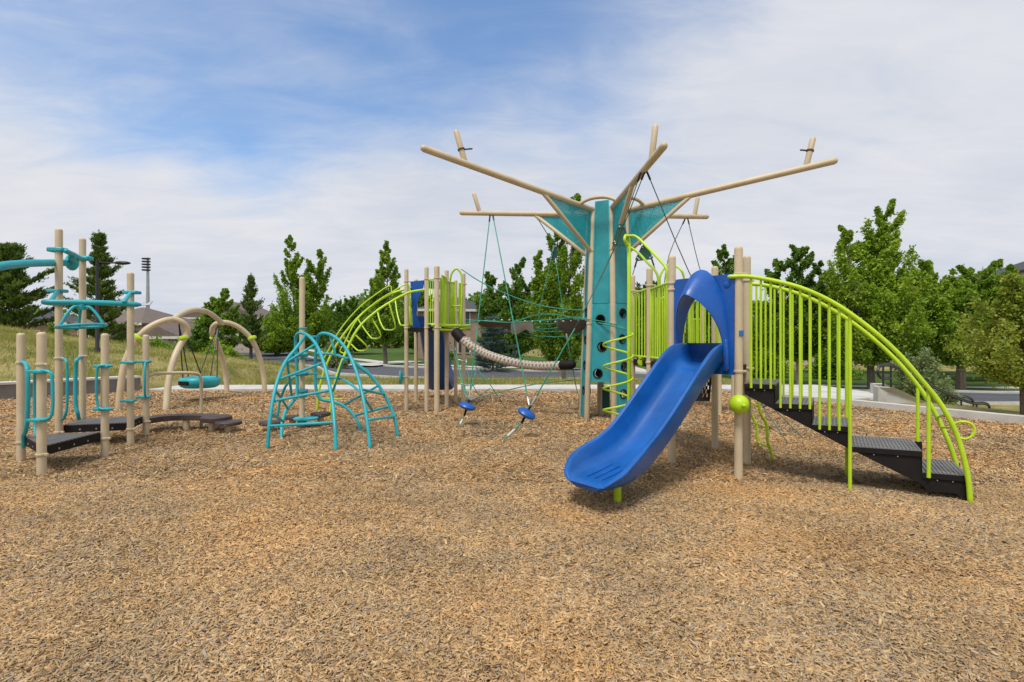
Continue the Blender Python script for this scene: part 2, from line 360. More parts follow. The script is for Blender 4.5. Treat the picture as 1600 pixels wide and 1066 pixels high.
def lathe(base, prof, seg=20, axis=None):
    """prof: (radius, height) pairs along axis from base"""
    base = Vector(base); ax = Vector(axis).normalized() if axis else Vector((0, 0, 1))
    up = Vector((0, 0, 1)) if abs(ax.z) < .9 else Vector((1, 0, 0)); a = ax.cross(up).normalized(); b = ax.cross(a)
    V, Fc = [], []
    for r, h in prof:
        for k in range(seg):
            t = 2*math.pi*k/seg; V.append(base+ax*h+a*math.cos(t)*r+b*math.sin(t)*r)
    for i in range(len(prof)-1):
        for k in range(seg): Fc.append((i*seg+k, i*seg+(k+1) % seg, (i+1)*seg+(k+1) % seg, (i+1)*seg+k))
    Fc.append(tuple(range(seg))[::-1]); Fc.append(tuple((len(prof)-1)*seg+k for k in range(seg)))
    return V, Fc
def ball(c, r, sq=(1, 1, 1), seg=20, rings=12):
    V, Fc = [], []; c = Vector(c)
    for i in range(1, rings):
        th = math.pi*i/rings
        for k in range(seg):
            a = 2*math.pi*k/seg; V.append(c+Vector((math.sin(th)*math.cos(a)*r*sq[0], math.sin(th)*math.sin(a)*r*sq[1], math.cos(th)*r*sq[2])))
    for i in range(rings-2):
        for k in range(seg): Fc.append((i*seg+k, i*seg+(k+1) % seg, (i+1)*seg+(k+1) % seg, (i+1)*seg+k))
    Fc.append(tuple(range(seg))); Fc.append(tuple((rings-2)*seg+k for k in range(seg))[::-1])
    return V, Fc
def prism(poly, vec, holes=()):
    """planar polygon (3D points) with holes, extruded by vec"""
    vec = Vector(vec); loops = [[Vector(p) for p in poly]]+[[Vector(p) for p in h] for h in holes]
    if holes:
        p0 = loops[0][0]; u = (loops[0][1]-p0).normalized(); nn = vec.normalized(); v = nn.cross(u)
        l2 = [[Vector(((p-p0).dot(u), (p-p0).dot(v), 0)) for p in lp] for lp in loops]
        tris = geometry.tessellate_polygon(l2)
        flat = [p for lp in loops for p in lp]; n = len(flat)
        V = flat+[p+vec for p in flat]; Fc = [tuple(t) for t in tris]+[tuple(i+n for i in t[::-1]) for t in tris]
        k = 0
        for lp in loops:
            m = len(lp)
            for i in range(m): a = k+i; b = k+(i+1) % m; Fc.append((a, b, b+n, a+n))
            k += m
        return V, Fc
    flat = loops[0]; n = len(flat); V = flat+[p+vec for p in flat]
    Fc = [tuple(range(n))[::-1], tuple(range(n, 2*n))]+[(i, (i+1) % n, (i+1) % n+n, i+n) for i in range(n)]
    return V, Fc
def box(c, s, rz=0, bev=0):
    c = Vector(c); sx, sy, sz = s[0]/2, s[1]/2, s[2]/2; cs, sn = math.cos(rz), math.sin(rz)
    def T(x, y, z): return (c.x+x*cs-y*sn, c.y+x*sn+y*cs, c.z+z)
    if bev:
        b = min(bev, sx*.45, sy*.45, sz*.45)
        lv = [(-sz, b), (-sz+b, 0), (sz-b, 0), (sz, b)]; V = []
        for z, i in lv:
            q = [(-sx+b, -sy+i), (sx-b, -sy+i), (sx-i, -sy+b), (sx-i, sy-b), (sx-b, sy-i), (-sx+b, sy-i), (-sx+i, sy-b), (-sx+i, -sy+b)]
            V += [T(x, y, z) for x, y in q]
        Fc = [tuple(range(8))[::-1], tuple(range(24, 32))]
        for k in range(3):
            for i in range(8): Fc.append((k*8+i, k*8+(i+1) % 8, (k+1)*8+(i+1) % 8, (k+1)*8+i))
        return V, Fc
    V = [T(x, y, z) for z in (-sz, sz) for x, y in ((-sx, -sy), (sx, -sy), (sx, sy), (-sx, sy))]
    return V, [(3, 2, 1, 0), (4, 5, 6, 7), (0, 1, 5, 4), (1, 2, 6, 5), (2, 3, 7, 6), (3, 0, 4, 7)]
def post_geo(xy, top, r=.0445, z0=-.05):
    return lathe((xy[0], xy[1], z0), [(r, 0), (r, top-z0-.035), (r*.97, top-z0-.02), (r*.82, top-z0-.008), (r*.45, top-z0)], 20)
def clamp_geo(xy, z, r=.0445, h=.03):
    return lathe((xy[0], xy[1], z-h/2), [(r+.002, 0), (r+.010, .004), (r+.012, h/2), (r+.010, h-.004), (r+.002, h)], 20)
def add_post(t, xy, top, clamps=(), r=.0445, cm='tan', z0=-.05):
    p = mesh_obj('post', post_geo(xy, top, r, z0), M['tan'], t)
    for z in clamps:
        g = [clamp_geo(xy, z, r), box((xy[0]+r+.02, xy[1]-.01, z), (.034, .03, .026), 0, .004)]
        mesh_obj('clamp', g, M[cm], p)
    return p
def XY(px, Z): return ((px-CX)/F*Z, Z)
def z_at(py, Z): return EYE-(py-CY)/F*Z

# ================================================================== TERRAIN
EDGE = [(-11.2, 15.3), (-7.7, 15.4), (0, 15.45), (6.3, 15.4), (7.0, 13.6), (8.0, 11.5), (9.2, 9.3), (10.6, 7.0), (12.5, 4.0), (15, -6), (-20, -6), (-18.5, 4), (-16.2, 8), (-14.6, 10.4), (-12.8, 12.9)]
E = np.array(EDGE, float)
def sdist(x, y):
    """signed distance to the playground edge, negative inside"""
    x = np.asarray(x, float); y = np.asarray(y, float); d = np.full(x.shape, 1e9); ins = np.zeros(x.shape, bool)
    for i in range(len(E)):
        a = E[i]; b = E[(i+1) % len(E)]; ab = b-a; t = np.clip(((x-a[0])*ab[0]+(y-a[1])*ab[1])/(ab@ab), 0, 1)
        d = np.minimum(d, np.hypot(x-a[0]-t*ab[0], y-a[1]-t*ab[1]))
        c = ((a[1] > y) != (b[1] > y)) & (x < (b[0]-a[0])*(y-a[1])/(b[1]-a[1]+1e-12)+a[0]); ins ^= c
    return np.where(ins, -d, d)
def ss(a, b, x): t = np.clip((np.asarray(x, float)-a)/(b-a), 0, 1); return t*t*(3-2*t)
def terr(x, y):
    x = np.asarray(x, float); y = np.asarray(y, float); d = sdist(x, y)
    z = -.5*ss(18.5, 27, y)
    z = z-1.05*ss(6, 20, x)*ss(.9, 7.5, d)
    z = z+.6*ss(48, 85, y)
    left = ss(-10.9, -11.6, x)
    hill = np.clip((-10.5-x)*.14, 0, 3.4)*ss(15.5, 24, y+np.clip(-12-x, 0, 6)*1.1)*(1-ss(27, 38, y))
    wallz = .40*left*ss(.3, .5, d)
    z = z+hill*ss(.5, 4, d)+wallz*(1-ss(27, 38, y))
    z = z+.03*np.sin(x*.9+y*.35)*np.sin(y*.7)*ss(1.5, 4, d)
    return np.where(d < .08, -.30, z-.02)
def tz(x, y): return float(terr(x, y))
def grid_mesh(name, xs, ys, zf, mat, keep=None):
    X, Y = np.meshgrid(xs, ys); Z = zf(X, Y); V = np.stack([X, Y, Z], -1).reshape(-1, 3); nx, ny = len(xs), len(ys)
    i, j = np.meshgrid(np.arange(nx-1), np.arange(ny-1)); a = (j*nx+i).ravel(); q = np.stack([a, a+1, a+nx+1, a+nx], 1)
    me = bpy.data.meshes.new(name); me.from_pydata(V.tolist(), [], q.tolist()); me.update(); me.materials.append(mat)
    me.polygons.foreach_set('use_smooth', [True]*len(me.polygons))
    o = bpy.data.objects.new(name, me); SC.collection.objects.link(o); o['kind'] = 'structure'; return o
xs = np.concatenate([np.linspace(-900, -70, 14), np.arange(-60, -20, 2.), np.arange(-20, 17, .25), np.arange(17, 60, 1.5), np.linspace(64, 900, 16)])
ys = np.concatenate([np.linspace(-300, -20, 8), np.arange(-14, 8, 1.), np.arange(8, 30, .25), np.arange(30, 70, 1.5), np.linspace(72, 1500, 20)])
grid_mesh('ground', xs, ys, terr, M['grassland'])
def bump_z(x, y): return .022*np.sin(x*.83+1.9*np.sin(y*.47))*np.sin(y*1.05+.5*x)-.055*np.exp(-((x-.60)**2+(y-4.55)**2)/.30)-.03*np.exp(-((x+5.0)**2+(y-13)**2)/.8)-.03*np.exp(-((x-4.6)**2+(y-4.7)**2)/.2)+.011*np.sin(x*2.1+1.3*np.sin(y*1.1))*np.sin(y*2.7+.8)+.008*np.sin(x*5.3+y*3.1)
def bed():
    bx = np.arange(-20.25, 15.5, .25); by = np.arange(-6, 15.75, .25); X, Y = np.meshgrid(bx, by); S = sdist(X, Y)
    Z = bump_z(X, Y); nx = len(bx); V = []; idx = -np.ones(X.shape, int)
    # pull the outermost points onto the edge so that the sheet meets the kerb
    keep = S < .22
    for j in range(len(by)):
        for i in range(nx):
            if keep[j, i]: idx[j, i] = len(V); V.append((X[j, i], Y[j, i], Z[j, i]))
    Fc = [(idx[j, i], idx[j, i+1], idx[j+1, i+1], idx[j+1, i]) for j in range(len(by)-1) for i in range(nx-1) if min(idx[j, i], idx[j, i+1], idx[j+1, i+1], idx[j+1, i]) >= 0]
    o = mesh_obj('playground_surface', (V, [tuple(int(k) for k in f) for f in Fc]), M['bed']); o['kind'] = 'structure'
bed()
rng = np.random.default_rng(7)
def chips():
    me_parts = []
    for lod, bands in ((0, ((1.7, 3.2, 13500, .49), (3.2, 5.4, 8600, .56))), (1, ((5.4, 8, 5200, .72), (8, 12, 2000, 1.15), (12, 15.5, 1100, 1.5)))):
        Ps = []
        for y0, y1, dens, k in bands:
            x0, x1 = -y1*1.02-3.4, min(y1*1.02+3.4, 13); n = int(dens*(y1-y0)*(x1-x0))
            x = rng.uniform(x0, x1, n); y = rng.uniform(y0, y1, n); ok = (np.abs(x) < y*1.02+3.4) & (sdist(x, y) < -.04); x = x[ok]; y = y[ok]
            Ps.append(np.stack([x, y, np.full(len(x), k)], 1))
        Q = np.concatenate(Ps); n = len(Q); x, y, k = Q.T
        ln = rng.gamma(3.4, .0098, n)*k*.5+.005; wd = np.clip(ln*rng.uniform(.12, .36, n), .0022, .0095*np.maximum(1, k)); th = rng.uniform(.001, .003, n)
        a = rng.uniform(0, 2*np.pi, n); tilt = rng.normal(0, .26, n); z = bump_z(x, y)+rng.uniform(.002, .016, n)+np.abs(np.sin(tilt))*ln*.35
        dirx = np.stack([np.cos(a)*np.cos(tilt), np.sin(a)*np.cos(tilt), np.sin(tilt)], 1)
        roll = rng.normal(0, .38, n); side0 = np.stack([-np.sin(a), np.cos(a), np.zeros(n)], 1); nrm = np.cross(dirx, side0)
        side = side0*np.cos(roll)[:, None]+nrm*np.sin(roll)[:, None]; nrm = np.cross(dirx, side)
        c = np.stack([x, y, z], 1)
        t1 = rng.uniform(.3, 1, n)[:, None]; t2 = rng.uniform(.5, 1, n)[:, None]; Lh = ln[:, None]; W = wd[:, None]; T = th[:, None]
        co = lambda s, u, v, tp: c+dirx*Lh*s+side*W*u*tp+nrm*T*v
        sk = rng.uniform(-.25, .25, n)[:, None]
        top = [co(-1, -1, 1, t1), co(1+sk, -1, 1, t2), co(1-sk, 1, 1, t2), co(-1, 1, 1, t1)]
        if lod == 0:
            v = [co(-1, -1, -1, t1), co(1+sk, -1, -1, t2), co(1-sk, 1, -1, t2), co(-1, 1, -1, t1)]+top
            f = np.array([[4, 5, 6, 7], [0, 1, 5, 4], [1, 2, 6, 5], [2, 3, 7, 6], [3, 0, 4, 7]], np.int32)
        else: v = top; f = np.array([[0, 1, 2, 3]], np.int32)
        V = np.stack(v, 1).reshape(-1, 3); Fi = (np.arange(n, dtype=np.int32)[:, None, None]*len(v)+f[None]).reshape(-1)
        me_parts.append((V, Fi))
    V = np.concatenate([p[0] for p in me_parts]); Fi = np.concatenate([me_parts[0][1], me_parts[1][1]+len(me_parts[0][0])])
    me = bpy.data.meshes.new('wood_chips'); me.vertices.add(len(V)); me.vertices.foreach_set('co', V.astype(np.float32).ravel())
    me.loops.add(len(Fi)); me.loops.foreach_set('vertex_index', Fi); me.polygons.add(len(Fi)//4)
    me.polygons.foreach_set('loop_start', np.arange(0, len(Fi), 4, dtype=np.int32)); me.polygons.foreach_set('loop_total', np.full(len(Fi)//4, 4, np.int32))
    me.update(calc_edges=True); me.materials.append(M['chip'])
    o = bpy.data.objects.new('wood_chips', me); SC.collection.objects.link(o)
    tag(o, 'loose tan and grey wood chips covering the play area', 'wood chips', kind='stuff')
chips()
# kerb, sidewalk, plaza
def offset_poly(pts, d):
    o = []
    for i, p in enumerate(pts):
        a = Vector(pts[max(i-1, 0)]); b = Vector(pts[min(i+1, len(pts)-1)]); t = (b-a).normalized(); o.append((p[0]-t.y*d, p[1]+t.x*d))
    return o
def densify(pts, step=.5):
    out = []
    for a, b in zip(pts[:-1], pts[1:]):
        n = max(1, int(math.dist(a, b)/step))
        out += [(a[0]+(b[0]-a[0])*k/n, a[1]+(b[1]-a[1])*k/n) for k in range(n)]
    return out+[pts[-1]]
def ribbon(name, pts, d0, d1, zf, mat, thick=.25, cross=1):
    a = offset_poly(pts, d0); rows = [offset_poly(pts, d0+(d1-d0)*k/cross) for k in range(cross+1)]; n = len(pts); V = []; Fc = []
    for row in rows: V += [(p[0], p[1], zf(*p)) for p in row]
    for k in range(cross):
        for i in range(n-1): Fc.append((k*n+i, k*n+i+1, (k+1)*n+i+1, (k+1)*n+i))
    if thick:
        b0 = len(V)
        V += [(p[0], p[1], zf(*p)-thick) for p in rows[0]]+[(p[0], p[1], zf(*p)-thick) for p in rows[-1]]
        for i in range(n-1):
            Fc.append((b0+i, b0+i+1, i+1, i)); Fc.append((cross*n+i, cross*n+i+1, b0+n+i+1, b0+n+i))
        Fc.append((0, cross*n, b0+n, b0)); Fc.append((cross*n+n-1, n-1, b0+n-1, b0+n+n-1))
    o = mesh_obj(name, (V, Fc), mat); o['kind'] = 'structure'; return o
kerb_line = [(-11.2, 15.3), (-7.7, 15.4), (0, 15.45), (6.3, 15.4), (6.6, 14.7), (7.0, 13.6), (8.0, 11.5), (9.2, 9.3), (10.6, 7.0), (12.5, 4.0)]
kl = [(p.x, p.y) for p in smooth_path([(a, b, 0) for a, b in kerb_line], 5)]
ribbon('kerb', kl, 0, .22, lambda x, y: .055+.08*float(ss(6, 8, x)), M['concrete'], .4)
wl = densify([(-11.2, 15.3), (-7.7, 15.4), (0, 15.45), (5.6, 15.45)])
ribbon('pavement', wl, .24, 1.75, lambda x, y: .035, M['concrete'], .2)
# plaza in the corner by the stairs
V_, F_ = prism([(5.58, 15.7, .03), (6.72, 15.7, .03), (7.35, 13.85, .03), (7.8, 12.75, .03), (10.4, 13.6, .03), (10.2, 17.2, .03), (5.58, 17.2, .03)], (0, 0, -.2))
mesh_obj('plaza', (V_, F_), M['concrete'], smooth=False)['kind'] = 'structure'
# left low retaining wall
wp = [(-11.1, 15.3), (-12.75, 12.95), (-14.55, 10.45), (-16.15, 8.05), (-18.4, 4)]
wt = thing('retaining_wall', (-12.8, 13, 0), 'low grey block retaining wall holding back the dry grass mound', 'wall')
a0 = wp; a1 = offset_poly(wp, -.50)
V = []; 
for a, b in zip(a0, a1): V += [(a[0], a[1], -.2), (b[0], b[1], -.2), (b[0], b[1], .40), (a[0], a[1], .40)]
Fc = [(3, 2, 1, 0)]+[(k*4+i, k*4+(i+1) % 4, (k+1)*4+(i+1) % 4, (k+1)*4+i) for k in range(len(wp)-1) for i in range(4)]+[(len(V)-4, len(V)-3, len(V)-2, len(V)-1)]
mesh_obj('wall_body', (V, Fc), M['wallgrey'], wt, smooth=False)
c0 = offset_poly(wp, .03); c1 = offset_poly(wp, -.53); V = []
for a, b in zip(c0, c1): V += [(a[0], a[1], .40), (b[0], b[1], .40), (b[0], b[1], .455), (a[0], a[1], .455)]
mesh_obj('coping', (V, Fc), M['concrete'], wt, smooth=False)
# street
st = [(120, 20), (60, 23.5), (34, 25.2), (22, 26.6), (3.4, 28.5), (-6, 32), (-14, 38.5), (-24, 52), (-38, 76), (-70, 120)]
sp_ = [(p.x, p.y) for p in smooth_path([(a, b, 0) for a, b in st], 12)]; sp_ = densify(sp_, 1.0)
ribbon('road', sp_, -3.9, 3.9, lambda x, y: tz(x, y)+.05, M['asphalt'], 0, 10)
ribbon('kerb_near', sp_, 3.9, 4.15, lambda x, y: tz(x, y)+.14, M['concrete'], .3)
ribbon('kerb_far', sp_, -4.25, -3.9, lambda x, y: tz(x, y)+.16, M['concrete'], .3)
ribbon('verge', sp_, -6.4, -4.25, lambda x, y: tz(x, y)+.10, M['lawn'], 0, 3)
ribbon('pavement_far', sp_, -7.8, -6.4, lambda x, y: tz(x, y)+.12, M['concrete'], 0, 2)
ribbon('lawn', sp_, -26, -7.8, lambda x, y: tz(x, y)+.09+.02*max(0, 0), M['lawn'], 0, 16)
def driveway(name, px, Z0, px1, Z1, wd):
    a = Vector(XY(px, Z0)); b = Vector(XY(px1, Z1)); pts = densify([tuple(a), tuple(b)], .8)
    ribbon(name, pts, -wd/2, wd/2, lambda x, y: tz(x, y)+.17, M['concrete'], 0, 3)
driveway('driveway', 556, 39.0, 640, 47, 2.8); driveway('driveway', 975, 32.0, 945, 46, 4)

# ================================================================== GRASS BLADES
def blades():
    n = 120000; x = rng.uniform(-34, 17, n); y = rng.uniform(15.5, 30, n)**1.0
    y = np.where(rng.random(n) < .25, rng.uniform(10, 20, n), y)
    d = sdist(x, y); S = np.array(sp_); ok = (d > np.where(x < -11, .75, .6)) & (np.abs(x) < y*1.08+1)
    ok &= ~((x > -11.3) & (x < 5.8) & (y < 17.3)) & ~((x > 5.3) & (x < 17) & (y < 17.6) & (y > 9))
    x = x[ok]; y = y[ok]
    dr = np.full(len(x), 1e9)
    for p in S[(S[:, 0] > -45) & (S[:, 0] < 30)]: dr = np.minimum(dr, np.hypot(x-p[0], y-p[1]))
    ok = dr > 4.5; x = x[ok]; y = y[ok]; far = y > 40
    z = terr(x, y); n = len(x); h = rng.gamma(6, .022, n)*(.8+.5*np.sin(x*.8)*np.sin(y*.9)); a = rng.uniform(0, 2*np.pi, n); wd = rng.uniform(.008, .02, n)
    lx = rng.normal(0, .35, n)*h; ly = rng.normal(0, .35, n)*h
    b1 = np.stack([x-np.cos(a)*wd, y-np.sin(a)*wd, z-.01], 1); b2 = np.stack([x+np.cos(a)*wd, y+np.sin(a)*wd, z-.01], 1); tp = np.stack([x+lx, y+ly, z+h], 1)
    o = fast_mesh('dry_grass', np.stack([b1, b2, tp], 1), 3, M['blade']); tag(o, 'dry yellow green grass on the mound and verge beyond the pavement', 'grass', kind='stuff')
blades()

# ================================================================== VEGETATION
def leaf_polys(C, size, asp, r, updir=None, droop=0.0):
    n = len(C); u = r.normal(size=(n, 3)); u /= np.linalg.norm(u, axis=1)[:, None]
    if updir is not None:
        u = updir+u*.55; u /= np.linalg.norm(u, axis=1)[:, None]
    v = np.cross(u, r.normal(size=(n, 3))); v /= np.linalg.norm(v, axis=1)[:, None]
    s = (size*r.uniform(.6, 1.3, n))[:, None]
    wv = np.cross(u, v)*s*.18
    return np.stack([C-u*s, C-v*s*asp+wv, C+u*s, C+v*s*asp+wv], 1)
def decid(name, px, Z, top_py, hw_px, bottom_py, label, mat='leaf_mid', seed=1, leaf=.11, nl=9000, barkm='bark', cat='tree', group='trees across the street', lean=0.0, trunk_r=None, base_z=None, upright=.6, lead=((0, 0, 1),), peak=.35):
    r = np.random.default_rng(seed); x, y = XY(px, Z); z0 = tz(x, y) if base_z is None else base_z
    top = z_at(top_py, Z)-z0; W = hw_px/F*Z; bot = max(.6, z_at(bottom_py, Z)-z0)
    t = thing(name, (x, y, z0), label, cat, group)
    tr = trunk_r or top*.016+.03
    pts = [Vector((x+math.sin(k*1.3+seed)*.02*top*.3+lean*k/7*top*.1, y, z0-.1+(top*.93+.1)*k/7)) for k in range(8)]
    wood = [tube(pts if len(lead) == 1 else pts[:5], tr, 8, r2=tr*(.15 if len(lead) == 1 else .4), cap='flat')]
    NL = int(66+top*3.0)+14*(len(lead)-1); cents = []; nl_ = len(lead); hb = bot*.9
    def on_lead(k, h):
        ox, oy, hf = lead[k]; t_ = max(0, (h-hb)/(top*hf-hb)); f_ = min(6.99, max(0, h/(top*.93)*7)); q = pts[int(f_)].lerp(pts[int(f_)+1], f_-int(f_))
        return Vector((q.x+ox*W*t_**.75, q.y+oy*W*t_**.75, z0+h))
    if nl_ > 1:
        for k in range(nl_): wood.append(tube([on_lead(k, hb*.95+(top*lead[k][2]*.96-hb)*u/5) for u in range(6)], tr*.55, 6, r2=.012, cap='flat'))
    Wl = W*(1 if nl_ == 1 else .72)
    for i in range(NL):
        e = (i+.6)/NL; e = e**.9; kl_ = i % nl_; tp_ = top*lead[kl_][2]
        env = (e/peak)**.5 if e < peak else ((1-e)/(1-peak))**(.9 if upright > .75 else .6)
        rad = Wl*(.10+.98*max(0, env))*r.uniform(.45, 1.22)*(1 if i % 3 else .8); a = i*2.39996+r.uniform(-.5, .5)
        he = bot+(tp_-bot)*min(1, e*r.uniform(.93, 1.05)); hs = max(bot*.8, he-rad*r.uniform(.75, 1.25)*(.55+upright)); hs = min(hs, he-.1)
        p0 = on_lead(kl_, hs); p2 = Vector((p0.x+math.cos(a)*rad, p0.y+math.sin(a)*rad, z0+he))
        ln = (p2-p0).length; p1 = p0.lerp(p2, .5)+Vector((math.cos(a), math.sin(a), -.6))*ln*.10
        wood.append(tube([p0, p1, p2], tr*.30*(1-.55*e), 5, r2=.01, cap='flat'))
        dn = (p2-p1).normalized(); cents.append((p0.lerp(p1, .6), p1, ln*.07+.04)); cents.append((p1, p1.lerp(p2, .55), ln*.062+.04)); cents.append((p1.lerp(p2, .5), p2+dn*ln*.07, ln*.036+.03))
        nt_ = 6
        for j in range(nt_):
            g = .25+.70*(j+.5)/nt_; q = p0.lerp(p1, g*2) if g < .5 else p1.lerp(p2, g*2-1)
            a2 = a+(1 if j % 2 else -1)*r.uniform(.5, 1.5); l2 = ln*r.uniform(.14, .30)*(1.15-.5*g); e2 = .35+upright*.6+r.uniform(-.5, .4)
            d2 = Vector((math.cos(a2)*math.cos(e2), math.sin(a2)*math.cos(e2), math.sin(e2))); cents.append((q, q+d2*l2, ln*.04+.04))
    m = max(2, int(nl*2.5)//len(cents)); A = np.array([c[0] for c in cents]); B = np.array([c[1] for c in cents]); S = np.array([c[2] for c in cents])
    tt = r.uniform(.0, 1.05, (len(cents), m, 1)); C = A[:, None]+(B-A)[:, None]*tt+r.normal(size=(len(cents), m, 3))*S[:, None, None]*(1.2-.8*tt)
    C = C.reshape(-1, 3); C = C[C[:, 2] > z0+bot*.75]
    mesh_obj('trunk', wood, M[barkm], t)
    fast_mesh('crown', leaf_polys(C, leaf*.62, .62, r), 4, M[mat], t)
    return t
def pine(name, px, Z, top_py, hw_px, bottom_py, label, mat='needle', seed=1, nl=12000, size=.16, cat='tree', group='trees across the street', up=.35, dens=1.0, tiers=None, asp=.2):
    r = np.random.default_rng(seed); x, y = XY(px, Z); z0 = tz(x, y); top = z_at(top_py, Z)-z0; W = hw_px/F*Z; bot = max(.15, z_at(bottom_py, Z)-z0)
    t = thing(name, (x, y, z0), label, cat, group); wood = [tube([(x, y, z0-.1), (x+.05, y, z0+top*.5), (x, y, z0+top*.97)], top*.018+.02, 8, r2=.015, cap='flat')]
    tiers = tiers or int(7+top*.9); A = []; B = []
    for i in range(tiers):
        f = (i+.3)/tiers; h = bot+(top*.985-bot)*f; ln0 = W*(1-f)**.8*(.75+.35*math.sin(i*2.3))+W*.05; nb = 6 if f < .75 else 5
        for k in range(nb):
            a = k*2*math.pi/nb+i*.9+r.uniform(-.25, .25); ln = ln0*r.uniform(.5, 1.22); e = up*(.7+1.3*f)+r.uniform(-.1, .12)
            p0 = Vector((x, y, z0+h)); d = Vector((math.cos(a)*math.cos(e), math.sin(a)*math.cos(e), math.sin(e))); p2 = p0+d*ln+Vector((0, 0, ln*.14*(up > 0)))
            if p2.z > z0+top: p2.z = z0+top
            wood.append(tube([p0, p0.lerp(p2, .5)-Vector((0, 0, ln*.03)), p2], .03, 4, r2=.008, cap='flat'))
            A.append(p0.lerp(p2, .35)); B.append(p2)
            for j in range(4):
                g = .30+.17*j; q = p0.lerp(p2, g); a2 = a+(.75 if j % 2 else -.75)+r.uniform(-.3, .3); l2 = ln*.34*(1.15-g)
                A.append(q); B.append(q+Vector((math.cos(a2)*l2, math.sin(a2)*l2, l2*(.25+up*.6))))
    A.append(Vector((x, y, z0+top*.86))); B.append(Vector((x, y, z0+top)))
    A = np.array(A); B = np.array(B); m = max(3, nl//len(A)); tt = r.uniform(0, 1.05, (len(A), m, 1)); S = W*.026+.02
    D = (B-A); Dn = D/np.maximum(np.linalg.norm(D, axis=1), 1e-6)[:, None]
    C = (A[:, None]+D[:, None]*tt+r.normal(size=(len(A), m, 3))*S*np.array([1, 1, .6])).reshape(-1, 3)
    ud = np.repeat(Dn[:, None]+np.array([0, 0, .35]), m, 1).reshape(-1, 3)
    mesh_obj('trunk', wood, M['bark'], t)
    fast_mesh('crown', leaf_polys(C, size, asp, r, updir=ud), 4, M[mat], t)
    return t
def bush(name, px, Z, top_py, hw_px, label, mat, seed, nl=3000, leaf=.08, cat='shrub', group=None, base_z=None, wild=.0):
    r = np.random.default_rng(seed); x, y = XY(px, Z); z0 = tz(x, y) if base_z is None else base_z; H = z_at(top_py, Z)-z0; W = hw_px/F*Z
    t = thing(name, (x, y, z0), label, cat, group)
    st_ = []; C = []
    for i in range(26):
        a = r.uniform(0, 2*math.pi); e = r.uniform(.25, 1.45); ca = math.cos(e); p2 = Vector((x+math.cos(a)*ca*W*r.uniform(.7, 1.1), y+math.sin(a)*ca*W*.8, z0+H*math.sin(e)*r.uniform(.6, 1.02)))
        p0 = Vector((x, y, z0-.03)); st_.append(tube([p0, p0.lerp(p2, .5)+Vector((0, 0, .05*H)), p2], .012, 4, r2=.004, cap='flat'))
        m = nl//26; tt = r.uniform(.25, 1.03, (m, 1)); s = .16*min(W, H)*(1-wild)+.03; C.append(np.array(p0)+(np.array(p2)-np.array(p0))*tt+r.normal(size=(m, 3))*s*(1.15-.6*tt))
    C = np.concatenate(C); C = C[C[:, 2] > z0]
    mesh_obj('stem', st_, M['bark'], t); fast_mesh('foliage', leaf_polys(C, leaf, .5, r), 4, M[mat], t); return t

pine('pine_tree', 14, 36, 380, 78, 522, 'bushy dark pine at the far left edge beyond the mound', seed=3, nl=32000, size=.15, asp=.28, up=.45, group='pines beyond the mound')
pine('pine_tree', 156, 40, 362, 62, 545, 'tall pine right behind the black street lamp', seed=4, nl=24000, size=.14, asp=.26, up=.45, group='pines beyond the mound')
pine('pine_tree', 392, 52, 428, 40, 548, 'thin young pine with gaps, right of the arched swing frame', seed=5, nl=5500, size=.2, up=.7, asp=.3)
decid('broadleaf_tree', 345, 60, 452, 42, 545, 'round green tree between the tan house and the thin pine', 'leaf_mid', 11, leaf=.22, nl=12000, lead=((.15, 0, 1), (-.6, .2, .8)))
decid('broadleaf_tree', 470, 50, 368, 60, 535, 'tall loose maple rising behind the lone tan post', 'leaf_mid', 12, leaf=.20, nl=15000, upright=1.0, peak=.3, lead=((-.35, 0, 1), (.55, .1, .90), (.0, .3, .72)))
decid('broadleaf_tree', 430, 62, 488, 42, 550, 'low bright tree left of the tall loose maple', 'leaf_bright', 13, leaf=.24, nl=9000)
decid('broadleaf_tree', 545, 64, 462, 55, 548, 'broad dark tree mass behind the lime arch climber', 'leaf_dark', 14, leaf=.25, nl=13000, lead=((0, 0, 1), (.6, .2, .85), (-.6, 0, .9)))
decid('broadleaf_tree', 602, 41, 378, 40, 530, 'slender street tree with a bare lower trunk behind the lime arch climber', 'leaf_mid', 15, leaf=.15, nl=12000, upright=.85, peak=.45, lead=((.1, 0, 1), (-.5, .2, .72)))
decid('broadleaf_tree', 660, 66, 455, 38, 548, 'dark tree behind the posts of the far slide tower', 'leaf_dark', 16, leaf=.25, nl=8000)
decid('broadleaf_tree', 796, 46, 402, 64, 560, 'dark dense tree behind the rope hammock bridge', 'leaf_dark', 17, leaf=.18, nl=32000, upright=.7, lead=((.25, 0, 1), (-.45, .2, .86), (.7, 0, .8), (.1, -.4, .7)))
pine('blue_spruce', 770, 33, 494, 50, 592, 'low blue grey spruce on the lawn behind the braided tube', 'spruce', seed=6, nl=16000, size=.10, up=.12, asp=.3)
decid('broadleaf_tree', 878, 33, 296, 62, 585, 'tallest leafy tree, directly left of the teal tower trunk', 'leaf_mid', 18, leaf=.13, nl=32000, upright=1.0, peak=.32, lead=((.35, 0, 1), (-.1, .3, .86), (-.6, 0, .66)))
decid('broadleaf_tree', 1016, 58, 440, 60, 560, 'dark tree glimpsed between the teal trunk and the blue hood', 'leaf_dark', 19, leaf=.22, nl=13000)
decid('broadleaf_tree', 1122, 40, 384, 48, 565, 'dark green tree peaking above the blue slide hood', 'leaf_dark', 20, leaf=.15, nl=15000, lead=((.25, 0, 1), (-.5, .2, .8)))
decid('broadleaf_tree', 1192, 46, 470, 45, 570, 'bushy tree low behind the start of the stair railing', 'leaf_mid', 25, leaf=.17, nl=12000)
